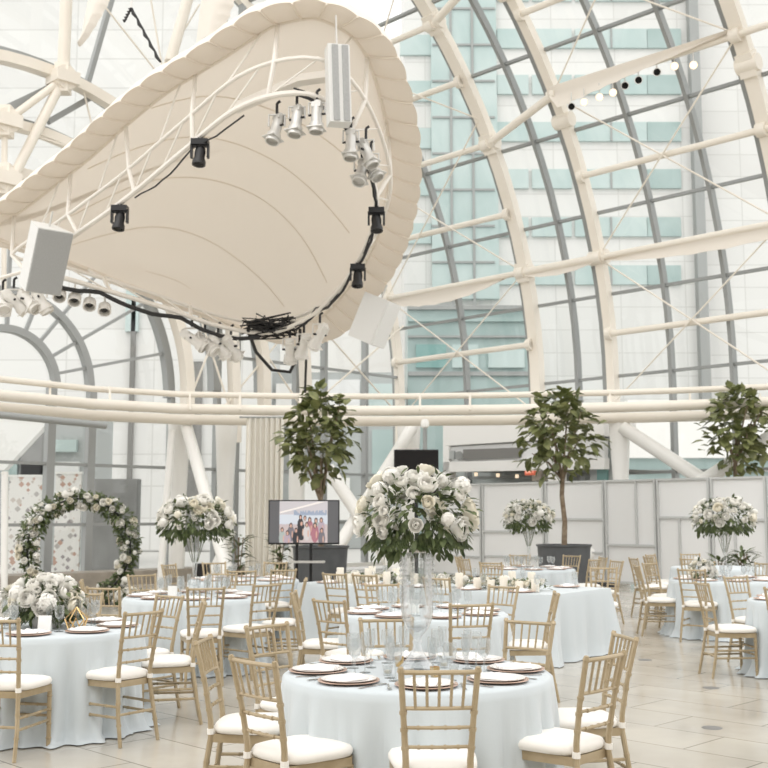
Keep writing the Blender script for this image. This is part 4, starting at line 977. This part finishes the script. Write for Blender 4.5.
def bouquet(loc, rx, rz, nb, sb, nl, lab, seed, stems=.22, big=False, m_='leaf2'):
    r_ = random.Random(seed); e = empty('flower_bouquet', loc); tag(e, lab, 'bouquet', 'white rose bouquets'); g = PI * (3 - 5 ** .5)
    cz = rz * .55
    n_all = nb
    for i in range(n_all):
        z = 1 - 1.25 * (i + .5) / n_all; a = i * g + r_.uniform(-.25, .25); r0 = math.sqrt(max(0, 1 - z * z)); d = Vector((r0 * math.cos(a), r0 * math.sin(a), z + r_.uniform(-.06, .06)))
        k = r_.uniform(.94, 1.10); P = Vector((d.x * rx * k, d.y * rx * k, cz + d.z * rz * k)); s = sb * r_.choice((.55, .7, .85, 1.0, 1.2))
        c = r_.random()
        if c < .16: bloom(ME_HYD if c < .11 else ME_HYD2, e, P, d, s * 1.1, 'hydrangea')
        elif c < .78: bloom(ME_ROSE, e, P, d, s, 'rose')
        else: bloom(ME_ROSE2, e, P, d, s * .95, 'rose')
    q = MB()
    for i in range(nl):
        z = r_.uniform(-.75, .95); a = r_.uniform(0, 6.283); r0 = math.sqrt(1 - z * z); d = Vector((r0 * math.cos(a), r0 * math.sin(a), z)); k = r_.uniform(.58, 1.06)
        P = Vector((d.x * rx * k, d.y * rx * k, cz + d.z * rz * k)); dd = d + Vector((r_.uniform(-.7, .7), r_.uniform(-.7, .7), r_.uniform(-.9, .35) - (.4 if z < 0 else 0)))
        big_ = r_.random() < .45; leaf(q, P, dd, Vector((r_.uniform(-.5, .5), r_.uniform(-.5, .5), 1)), sb * (1.5 if big_ else 1.1) * r_.uniform(.8, 1.3), sb * (.75 if big_ else .35) * r_.uniform(.8, 1.2))
    for i in range(nl // 6):                       # hanging sprays round the lower edge
        a = r_.uniform(0, 6.283); P = Vector((rx * .8 * math.cos(a), rx * .8 * math.sin(a), cz - rz * .35)); d = Vector((math.cos(a), math.sin(a), -.9)).normalized()
        for j in range(7):
            P2 = P + d * (j * sb * .28); leaf(q, P2, d + Vector((math.cos(a + 1.5 * (-1) ** j), math.sin(a + 1.5 * (-1) ** j), 0)) * .8, Vector((0, 0, 1)), sb * .7, sb * .2)
        q.tube([P, P + d * sb * 2], .0025, 4)
    q.build('foliage', M[m_], e)['kind'] = 'stuff'
    if stems:
        s2 = MB()
        for i in range(9):
            a = i * 2.4; s2.tube([(.03 * math.cos(a), .03 * math.sin(a), -stems), (rx * .4 * math.cos(a), rx * .4 * math.sin(a), cz)], .0035, 5)
        s2.build('stems', M['leaf2'], e)
    return e
v = make_crystal_vase(); x, y, _ = TB['A']; v.location = (x, y, ZT + .001); v.rotation_euler = (0, 0, .2); v.scale = (1.0, 1.0, 1.0); tag(v, 'tall crystal vase holding the big white bouquet, front table', 'vase')
bouquet((x, y, ZT + .70), .315, .28, 42, .046, 760, 'big white rose and hydrangea bouquet in the crystal vase', 21, .06)
tv0 = None
for i, (key, dx, lab1, lab2) in enumerate((('D', 0, 'clear trumpet vase on the tall bouquet table by the white columns', 'white bouquet standing before the white columns'), ('J', 0, 'clear trumpet vase on the table behind the long table', 'white bouquet rising behind the long candle table'), ('G', .0, 'clear trumpet vase on the right tall bouquet table', 'white bouquet standing high before the partition at right'))):
    x, y, _ = TB[key]
    if tv0 is None: tv0 = make_trumpet_vase(); o = tv0
    else: o = copy_tree(tv0)
    o.location = (x + dx, y, ZT + .001); tag(o, lab1, 'vase', 'trumpet vases'); s = (1.0, 1.05, 1.0)[i]
    bouquet((x + dx, y, ZT + .67), (.40, .40, .41)[i], (.27, .30, .29)[i], 52, .049, 760, lab2, 30 + i, .3)
bouquet((TB['G'][0] - .33, TB['G'][1] - .05, ZT + .0), .17, .17, 26, .042, 170, 'small low white flower bunch beside the right tall vase', 41, 0)
b_ = MB().lathe([(.001, 0), (.09, 0), (.14, .06), (.15, .11), (.14, .11), (.001, .09)], 24).build('flower_bowl', M['china']); b_.location = (TB['C'][0], TB['C'][1], ZT + .001); tag(b_, 'low white bowl under the flowers on the left table', 'bowl')
bouquet((TB['C'][0], TB['C'][1], ZT + .09), .27, .19, 46, .050, 420, 'low white hydrangea arrangement in the bowl on the left table', 44, 0)
# candle cups, gold holders, cards
def cup(P, lab, m_, r=.028, h=.055, grp='candle cups'):
    e = empty('votive_candle', P); tag(e, lab, 'candle', grp)
    MB().lathe([(.001, .0), (r * .8, 0), (r, h), (r * .92, h), (r * .75, .01), (.001, .01)], 16).build('cup', m_, e)
    MB().lathe([(.001, .012), (r * .7, .012), (r * .7, h * .5), (.001, h * .5)], 12).build('wax', M['wax'], e)
x, y, _ = TB['A']
for i, (dx, dy, mm, lab) in enumerate(((.09, -.22, 'brass', 'small brass candle cup in front of the crystal vase'), (.2, -.14, 'goblet', 'clear candle cup to the right of the crystal vase'), (-.17, -.16, 'goblet', 'clear candle cup to the left of the crystal vase'), (-.1, .2, 'brass', 'small brass candle cup behind the crystal vase'), (.16, .14, 'goblet', 'clear candle cup behind and right of the crystal vase'))):
    cup((x + dx, y + dy, ZT + .001), lab, M[mm])
def geo(P, lab):
    e = empty('geometric_terrarium', P); tag(e, lab, 'candle holder'); q = MB(); b0 = [Vector((.06 * math.cos(k * 1.2566), .06 * math.sin(k * 1.2566), .0)) for k in range(5)]; b1 = [Vector((.09 * math.cos(k * 1.2566 + .63), .09 * math.sin(k * 1.2566 + .63), .08)) for k in range(5)]; t = Vector((0, 0, .17))
    for k in range(5):
        for A, B in ((b0[k], b0[(k + 1) % 5]), (b0[k], b1[k]), (b0[(k + 1) % 5], b1[k]), (b1[k], t)): q.tube([A + Vector((0, 0, .004)), B + Vector((0, 0, .004))], .005, 5)
    q.build('frame', M['brass'], e); return e
geo((TB['C'][0] + .30, TB['C'][1] - .2, ZT), 'gold geometric candle frame on the left flower bowl table')
for i, (key, dx, dy, lab) in enumerate((('C', .10, -.34, 'white table card standing on the left flower bowl table'), ('B', -.1, -.1, 'white table card on the round table behind the crystal vase'), ('D', -.2, -.2, 'white table card on the table by the white columns'))):
    x, y, _ = TB[key]; q = MB(); q.box((0, -.012, .06), (.10, .004, .125), Matrix.Rotation(R(-10), 3, 'X')); q.box((0, .012, .06), (.10, .004, .125), Matrix.Rotation(R(10), 3, 'X')); o = q.build('table_card', M['card'], smooth=False); o.location = (x + dx, y + dy, ZT); tag(o, lab, 'card', 'folded table cards')

# long table: garland and pillar candles
r_ = random.Random(77); gl = empty('flower_garland', lp(0, 0, ZT)); gl.rotation_euler = (0, 0, LROT); tag(gl, 'white rose and greenery garland along the long candle table', 'garland')
q = MB()
for i in range(620):
    t = r_.uniform(-1.45, 1.55); a = r_.uniform(0, PI); rr = .13 * r_.random() ** .5; P = Vector((t, -.25 + rr * 1.2 * math.cos(a), .02 + rr * .8 * math.sin(a)))
    leaf(q, P, Vector((r_.uniform(-1, 1), r_.uniform(-1, 1), r_.uniform(-.1, .8))), Vector((0, 0, 1)), r_.uniform(.05, .10), r_.uniform(.025, .045))
q.build('foliage', M['leaf3'], gl)['kind'] = 'stuff'
for i in range(34):
    t = -1.4 + 2.9 * (i + r_.random()) / 34; P = Vector((t, -.27 + r_.uniform(-.12, .08), .065 + r_.uniform(-.01, .05))); c = r_.random()
    bloom((ME_ROSE, ME_HYD, ME_ROSE2)[int(c * 3)], gl, P, Vector((r_.uniform(-.4, .4), -.7, .8)), r_.uniform(.035, .062), 'rose' if int(c * 3) != 1 else 'hydrangea')
cand = [(-1.62, -.45, .10), (-1.5, -.35, .14), (-1.38, -.48, .2), (-1.26, -.42, .12), (-1.12, -.48, .15), (-.98, -.4, .2), (-.8, -.47, .12), (-.62, -.48, .17), (-.40, -.45, .13), (-.18, -.49, .16), (.05, -.47, .15), (.28, -.47, .12), (.48, -.49, .19), (.72, -.46, .14), (.92, -.48, .12), (1.1, -.49, .17), (1.3, -.47, .12), (1.5, -.45, .14), (-1.3, .1, .2), (-.9, .1, .18), (1.2, .0, .2), (.9, .05, .2)]
for i, (px, py, hh) in enumerate(cand):
    e = empty('pillar_candle', lp(px, py, ZT + .0005)); 
    tag(e, 'ivory pillar candle on the long table, ' + ('%s in the front row from its left end' % (ordw + ('tenth', 'eleventh', 'twelfth', 'thirteenth', 'fourteenth', 'fifteenth', 'sixteenth', 'seventeenth', 'eighteenth'))[i] if i < 18 else ('rear row, tall one at the far left', 'rear row, second from the left', 'rear row, last toward the right end', 'rear row, third from the left')[i - 18]), 'candle', 'pillar candles on the long table')
    MB().lathe([(.001, 0), (.046, 0), (.048, .005), (.048, hh - .006), (.043, hh), (.02, hh - .006), (.001, hh - .008)], 18).build('wax', M['wax'], e)
    MB().tube([(0, 0, hh - .01), (.002, 0, hh + .012)], .0018, 4).build('wick', M['wick'], e)
lw = 'long candle table'
for i in range(5):
    px = -1.5 + .72 * i; nm = ordw[i]
    for row, py in (('front', -.57), ('back', .55)):
        o = inst('charger', make_charger); o.location = lp(px, py, ZT + .001); o.rotation_euler = (0, 0, 0); tag(o, 'rose gold charger plate, %s along the %s edge of the %s' % (nm, row, lw), 'plate', 'charger plates on the long table')
        o = inst('napkin', make_napkin); o.location = lp(px, py, ZT + .0075); o.rotation_euler = (0, 0, LROT + PI / 2); tag(o, 'white napkin, %s along the %s edge of the %s' % (nm, row, lw), 'napkin', 'napkins on the long table'); o.scale = (1, 1, 1)
        if row == 'back' or i in (3, 4):
            o = inst('goblet', make_goblet); o.location = lp(px + .2, py - (.16 if row == 'back' else -.02), ZT); tag(o, 'clear goblet, %s along the %s edge of the %s' % (nm, row, lw), 'glass', 'goblets on the long table')

# ---- floral arch
AC = at(79, 547, 20.6); arch = empty('flower_arch', (AC.x, AC.y, 0)); arch.rotation_euler = (0, 0, R(8)); tag(arch, 'round flower arch of white roses and greenery by the windows', 'flower arch')
cz, ra = 1.02, .93
MB().tube([(ra * math.cos(R(a)), 0, cz + ra * math.sin(R(a))) for a in range(-65, 246, 6)], .018, 8).build('hoop', M['black'], arch)
MB().box((0, 0, .02), (1.2, .5, .04)).build('base', M['black'], arch, smooth=False)
q = MB(); r_ = random.Random(9)
for i in range(2300):
    a = R(r_.uniform(-62, 242)); w = .16 + .04 * math.sin(a * 3); rr = w * r_.random() ** .6; b2 = r_.uniform(0, 6.283)
    P = Vector(((ra + rr * math.cos(b2)) * math.cos(a), rr * math.sin(b2), cz + (ra + rr * math.cos(b2)) * math.sin(a))); d = Vector((r_.uniform(-1, 1), r_.uniform(-1, 1), r_.uniform(-1, .7))) + Vector((math.cos(a), 0, math.sin(a))) * math.cos(b2)
    leaf(q, P, d, Vector((r_.uniform(-.4, .4), -.6, 1)), r_.uniform(.07, .13), r_.uniform(.03, .055))
q.build('foliage', M['leaf2'], arch)['kind'] = 'stuff'
for i in range(88):
    a = R(-62 + 304 * (i + r_.random()) / 88); b2 = r_.uniform(PI * .85, PI * 2.15); rr = r_.uniform(.11, .19); P = Vector(((ra + rr * math.cos(b2)) * math.cos(a), rr * math.sin(b2), cz + (ra + rr * math.cos(b2)) * math.sin(a)))
    c = r_.random(); bloom(ME_ROSE if c < .55 else (ME_ROSE2 if c < .8 else ME_HYD), arch, P, Vector((math.cos(b2) * math.cos(a), -1.0, math.cos(b2) * math.sin(a) + .3)), r_.uniform(.035, .068), 'rose' if c < .8 else 'hydrangea')
# flowers at the arch foot
bouquet(Vector((AC.x + .95, AC.y - .05, .0)), .26, .2, 16, .06, 160, 'white flower cluster on the floor at the right foot of the arch', 52, 0)
bouquet(Vector((AC.x - .85, AC.y - .3, .0)), .45, .25, 24, .07, 240, 'white flower cluster on the floor at the left foot of the arch', 53, 0)

# ---- potted trees
def tree(u, Y, v_top, v_bot, u0, u1, v_fork, lab, lab2, seed, planter=True, zbase=.9):
    r_ = random.Random(seed); g = ground(u, Y); zt = at(u, v_top, Y).z; zb = at(u, v_bot, Y).z; zf = at(u, v_fork, Y).z; rx = abs(at(u1, 400, Y).x - at(u0, 400, Y).x) / 2; cx = (at(u1, 400, Y).x + at(u0, 400, Y).x) / 2 - g.x
    e = empty('potted_tree', (g.x, g.y, zbase)); tag(e, lab, 'tree', 'potted fiddle-leaf trees'); q = MB()
    cz_ = (zt + zb) / 2 - zbase; hz = (zt - zb) / 2; zf -= zbase
    q.tube([(0, 0, -.1), (.03, 0, zf * .4), (-.02, .02, zf * .75), (0, 0, zf)], [.065, .055, .05, .05], 10)
    tips = []
    for i in range(9):
        a = i * 2.4 + r_.random(); k = r_.uniform(.35, .75); T = Vector((cx + rx * k * math.cos(a), rx * k * math.sin(a), cz_ + hz * r_.uniform(-.45, .7))); m1 = Vector((0, 0, zf)).lerp(T, .45) + Vector((0, 0, .08)); q.tube([(0, 0, zf - .05), m1, T], [.034, .022, .009], 7); tips += [m1, T, m1.lerp(T, .5)]
    q.build('trunk', M['bark'], e); f = MB()
    for i in range(400):
        while True:
            d = Vector((r_.uniform(-1, 1), r_.uniform(-1, 1), r_.uniform(-1, 1)))
            if .1 < d.length < 1 and not (d.z < -.45 and r_.random() < .6): break
        if r_.random() < .5: d = d.normalized() * r_.uniform(.7, 1)
        w = 1.0 if d.z < .2 else 1 - .35 * (d.z - .2)
        # ragged silhouette
        rag = .80 + .24 * math.sin(4 * math.atan2(d.y, d.x) + 4 * d.z + seed)
        P = Vector((cx + rx * d.x * w * rag, rx * d.y * w * rag, cz_ + hz * d.z * (.92 + .08 * rag)))
        leaf(f, P, Vector((d.x, d.y, d.z * .4)) + Vector((r_.uniform(-.8, .8), r_.uniform(-.8, .8), r_.uniform(-.9, .5))), Vector((r_.uniform(-.5, .5), r_.uniform(-.5, .5), 1)), r_.uniform(.18, .32), r_.uniform(.14, .23), .15)
    f.build('foliage', M['leaf'], e)['kind'] = 'stuff'
    if planter:
        p = empty('planter', g); tag(p, lab2, 'planter', 'charcoal planters')
        MB().lathe([(.42, 0), (.50, .05), (.56, .98), (.59, 1.0), (.59, 1.03), (.52, 1.03), (.51, .93)], 32).build('pot', M['planter'], p); MB().lathe([(.001, .92), (.51, .93)], 24).build('soil', M['soil'], p)
tree(562, 23.6, 386, 484, 514, 600, 478, 'slender potted tree standing in the middle before the portal', 'round charcoal planter holding the middle tree', 3)
tree(735, 25.0, 384, 476, 697, 775, 462, 'potted tree rising behind the partition at the right', 'charcoal planter hidden behind the right partition', 4, False)
tree(321, 22.6, 384, 486, 282, 357, 500, 'potted tree with open crown above the television', 'charcoal planter behind the television', 7)
pl_ = MB().lathe([(.42, 0), (.56, .98), (.59, 1.0), (.59, 1.03), (.52, 1.03), (.51, .93)], 24, ground(735, 25.0)).build('planter', M['planter']); tag(pl_, 'charcoal planter of the tree behind the partition', 'planter', 'charcoal planters')
def small_plant(u, Y, h, lab, seed, pot=.3):
    r_ = random.Random(seed); g = ground(u, Y); e = empty('potted_plant', g); tag(e, lab, 'plant', 'small potted plants'); MB().lathe([(.12, 0), (.18, pot), (.16, pot), (.001, pot - .02)], 18).build('pot', M['planter'], e); f = MB()
    for i in range(90):
        a = r_.uniform(0, 6.28); z = pot + (h - pot) * r_.random(); rr = .32 * r_.random(); leaf(f, Vector((rr * math.cos(a) * .6, rr * math.sin(a) * .6, z * .9)), Vector((math.cos(a), math.sin(a), r_.uniform(-.3, 1))), Vector((0, 0, 1)), r_.uniform(.16, .3), r_.uniform(.05, .10))
    f.build('foliage', M['leaf2'], e)['kind'] = 'stuff'; s2 = MB()
    for k in range(4): s2.tube([(0, 0, pot - .02), (.1 * math.cos(k * 1.6), .1 * math.sin(k * 1.6), h * .85)], .012, 5)
    s2.build('stem', M['bark'], e)
small_plant(738, 22.0, 1.05, 'small dark potted plant at the partition foot by the right bouquet', 5)
small_plant(240, 23.0, 1.4, 'leafy potted plant between the white column and curtain', 6)
small_plant(281, 25.0, 1.3, 'leafy potted plant just right of the cream curtain', 7)
small_plant(716, 21.6, .9, 'small dark potted plant behind the low flower bunch', 8)

# ---- curtain, television, dark monitor, floor speaker
cx0, cx1 = at(245, 515, 26.4).x, at(283, 515, 26.4).x; P = []
for i in range(91):
    t = i / 90; x = cx0 + (cx1 - cx0) * t; yy = 26.4 + .06 * math.sin(t * 44) + .025 * math.sin(t * 91 + 1)
    for j in range(9):
        z = .02 + 3.95 * j / 8; P.append((x * (1 + .0) + .02 * math.sin(j * .9 + t * 7) * (1 - j / 8), yy * 1 + .03 * math.sin(j + t * 9) * (1 - j / 8), z))
q = MB().grid(P, 91, 9); q.grid([(p[0], p[1] + .02, p[2]) for p in P], 91, 9); cu = empty('curtain', ((cx0 + cx1) / 2, 26.4, 0)); tag(cu, 'cream floor-length curtain hanging from the ring beam', 'curtain')
o = q.build('drape', M['curtain'], cu, origin=cu.location); o.location = (0, 0, 0)
MB().tube([(-.62, 0, 3.99), (.62, 0, 3.99)], .025, 8).build('curtain_rod', M['grey_light'], cu)
TY = 18.9; a, b2 = at(268, 544.5, TY), at(339.5, 500, TY); tv = empty('television', ((a.x + b2.x) / 2, TY, 0)); tag(tv, 'flat television on a stand showing a group photograph', 'television')
W, Hh, zc_ = b2.x - a.x, b2.z - a.z, (a.z + b2.z) / 2
MB().box((0, .04, zc_), (W, .07, Hh)).build('casing', M['tv'], tv, smooth=False)
def flat(name, col, es=.55): return mat(name, col, .5, emit=col, es=es)
scr = MB(); yS = -.004
def sq(x0, z0, x1, z1, m_, dy=0): scr.use(m_); scr.add([(x0, yS - dy, z0), (x1, yS - dy, z0), (x1, yS - dy, z1), (x0, yS - dy, z1)], [(0, 1, 2, 3)])
m_d = flat('screen_dark', (.085, .085, .09), .6); m_sky = flat('screen_sky', (.42, .40, .42)); m_sea = flat('screen_sea', (.46, .49, .54)); m_city = flat('screen_city', (.22, .27, .36)); m_sand = flat('screen_sand', (.42, .36, .36))
zb, zt_ = zc_ - Hh / 2 + .03, zc_ + Hh / 2 - .02; xl, xr = -W / 2 + .02, W / 2 - .02
sq(xl, zb, xr, zt_, m_d); pxl, pxr = xl + (xr - xl) * .145, xr - (xr - xl) * .155; PH = zt_ - zb; PW = pxr - pxl
sq(pxl, zb, pxr, zt_, m_sky, .001); sq(pxl, zb + PH * .42, pxr, zb + PH * .68, m_sea, .002); sq(pxl, zb, pxr, zb + PH * .45, m_sand, .002)
rr = random.Random(6)
for i in range(26):
    x = pxl + PW * (.3 + .68 * i / 26); sq(x, zb + PH * .66, x + PW * .022, zb + PH * (.70 + .10 * rr.random()), m_city, .003)
scr.use(flat('screen_beam', (.60, .57, .55))); scr.add([(pxl, yS - .0035, zb + PH * .70), (pxl + PW * .95, yS - .0035, zb + PH * .985), (pxl + PW * .8, yS - .0035, zb + PH * .985), (pxl, yS - .0035, zb + PH * .74)], [(0, 1, 2, 3)])
skin = flat('screen_skin', (.46, .29, .23)); hair = flat('screen_hair', (.06, .045, .045)); dress = [flat('screen_dress%d' % i, c) for i, c in enumerate(((.03, .03, .035), (.45, .42, .42), (.30, .13, .16), (.30, .34, .33), (.33, .27, .32), (.14, .13, .15)))]
def blob(cx_, cz2, rx_, rz_, m_, dy):
    scr.use(m_); scr.add([(cx_ + rx_ * math.cos(k * .6283), yS - dy, max(zb, cz2 + rz_ * math.sin(k * .6283))) for k in range(10)], [tuple(range(10))])
for i, (fx, fz, s_) in enumerate(((.44, .60, .9), (.53, .58, .9), (.63, .54, 1), (.76, .52, 1), (.87, .53, 1), (.24, .40, 1), (.46, .45, 1.1), (.57, .42, 1), (.74, .40, 1.1), (.06, .30, .9), (.17, .22, 1), (.88, .28, 1), (.35, .28, 1))):
    X, Z = pxl + PW * fx, zb + PH * fz; d = .004 + .0006 * i
    blob(X, Z - PH * .18, PW * .075 * s_, PH * .20 * s_, dress[i % 6], d); blob(X, Z + PH * .015, PW * .037 * s_, PH * .068 * s_, hair, d + .0002); blob(X, Z + PH * .005, PW * .022 * s_, PH * .045 * s_, skin, d + .0004)
    blob(X + PW * .03, Z - PH * .2, PW * .014, PH * .09, skin, d + .0004)
scr.build('screen', None, tv, smooth=False)
for sx in (-.12, .12): MB().box((sx, .1, zc_ / 2), (.05, .05, zc_)).build('stand_pole', M['black'], tv, smooth=False)
MB().box((0, .1, .03), (.8, .5, .05)).build('stand_base', M['black'], tv, smooth=False); MB().box((.06, .0, .86), (.6, .3, .03)).build('shelf', M['lampgrey'], tv, smooth=False)
a, b2 = at(394, 500, 21.5), at(438.5, 449.5, 21.5); mo = empty('display_monitor', ((a.x + b2.x) / 2, 21.5, 0)); tag(mo, 'black blank monitor behind the big bouquet', 'monitor')
MB().box((0, .03, (a.z + b2.z) / 2), (b2.x - a.x, .07, b2.z - a.z)).build('casing', M['black'], mo, smooth=False); MB().box((0, -.008, (a.z + b2.z) / 2), ((b2.x - a.x) * .97, .006, (b2.z - a.z) * .95)).build('screen', M['lens'], mo, smooth=False)
MB().box((0, .1, a.z / 2 + .1), (.07, .06, a.z + .3)).build('stand_pole', M['black'], mo, smooth=False); MB().box((0, .1, .02), (.7, .5, .04)).build('stand_base', M['black'], mo, smooth=False)
gp = ground(425, 25.5); pc = empty('pole_camera', gp); tag(pc, 'slim grey pole topped by a round white lamp, behind the monitor', 'lamp')
MB().tube([(0, 0, 0), (0, 0, 3.72)], .05, 10).build('pole', M['grey_light'], pc); MB().lathe([(.001, 3.62), (.09, 3.68), (.10, 3.76), (.07, 3.85), (.001, 3.87)], 14).build('lamp_head', M['white_steel'], pc); MB().box((0, 0, .02), (.4, .4, .04)).build('base', M['grey_light'], pc, smooth=False)
g = ground(205, 19.5); e = empty('floor_speaker', g); tag(e, 'small black loudspeaker on a pole behind the tall bouquet table', 'loudspeaker'); zz = at(205, 586, 19.5).z
MB().box((0, 0, at(205, 575, 19.5).z), (.23, .24, .4)).build('cabinet', M['black'], e, smooth=False); MB().box((0, -.125, at(205, 575, 19.5).z), (.2, .02, .36)).build('grille', M['lens'], e, smooth=False)
MB().tube([(0, 0, 0), (0, 0, zz + .05)], .018, 8).build('pole', M['black'], e)
for k in range(3): MB().tube([(0, 0, .25), (.3 * math.cos(k * 2.094), .3 * math.sin(k * 2.094), .01)], .012, 6).build('leg', M['black'], e)
g = ground(214, 17.6); e = empty('floor_lamp', g); tag(e, 'dark floor stand with a slim pole beside the white column', 'stand')
# floor boxes: small metal floor plates
e_ = [(645, 660), (711, 688), (712, 728), (8, 747)]
bpy.data.objects.remove(e)
for i, (u, v) in enumerate(e_):
    P = on_plane(u, v, (0, 0, 0), (0, 0, 1)); o = MB().lathe([(.001, .004), (.075, .004), (.08, 0)], 20).build('floor_socket', M['louvre']); o.location = (P.x, P.y, .0005); tag(o, 'round metal floor socket cover ' + ('behind the right front chairs', 'before the table cut off by the right edge', 'on the open floor at lower right', 'at the lower left edge')[i], 'floor socket', 'floor socket covers')

# ================================================================== LIGHT
w = bpy.data.worlds.new('sky'); scn.world = w; w.use_nodes = True; nt = w.node_tree; bg = nt.nodes['Background']
bg.inputs['Color'].default_value = (1.0, .985, .965, 1); bg.inputs['Strength'].default_value = 1.25
sd = bpy.data.lights.new('sun', 'SUN'); sd.energy = .7; sd.angle = R(50); sd.color = (1, .96, .9); so = bpy.data.objects.new('sun', sd); COL.objects.link(so); so.rotation_euler = (R(30), R(-14), 0)
scn.view_settings.view_transform = 'Standard'; scn.view_settings.look = 'None'; scn.view_settings.exposure = .31; scn.view_settings.gamma = 1
try: scn.view_settings.use_curve_mapping = False
except Exception: pass
scn.cycles.max_bounces = 8; scn.cycles.transparent_max_bounces = 24; scn.cycles.diffuse_bounces = 4; scn.cycles.glossy_bounces = 3; scn.cycles.use_denoising = True; scn.cycles.caustics_reflective = False; scn.cycles.caustics_refractive = False
scn.cycles.sample_clamp_indirect = 6
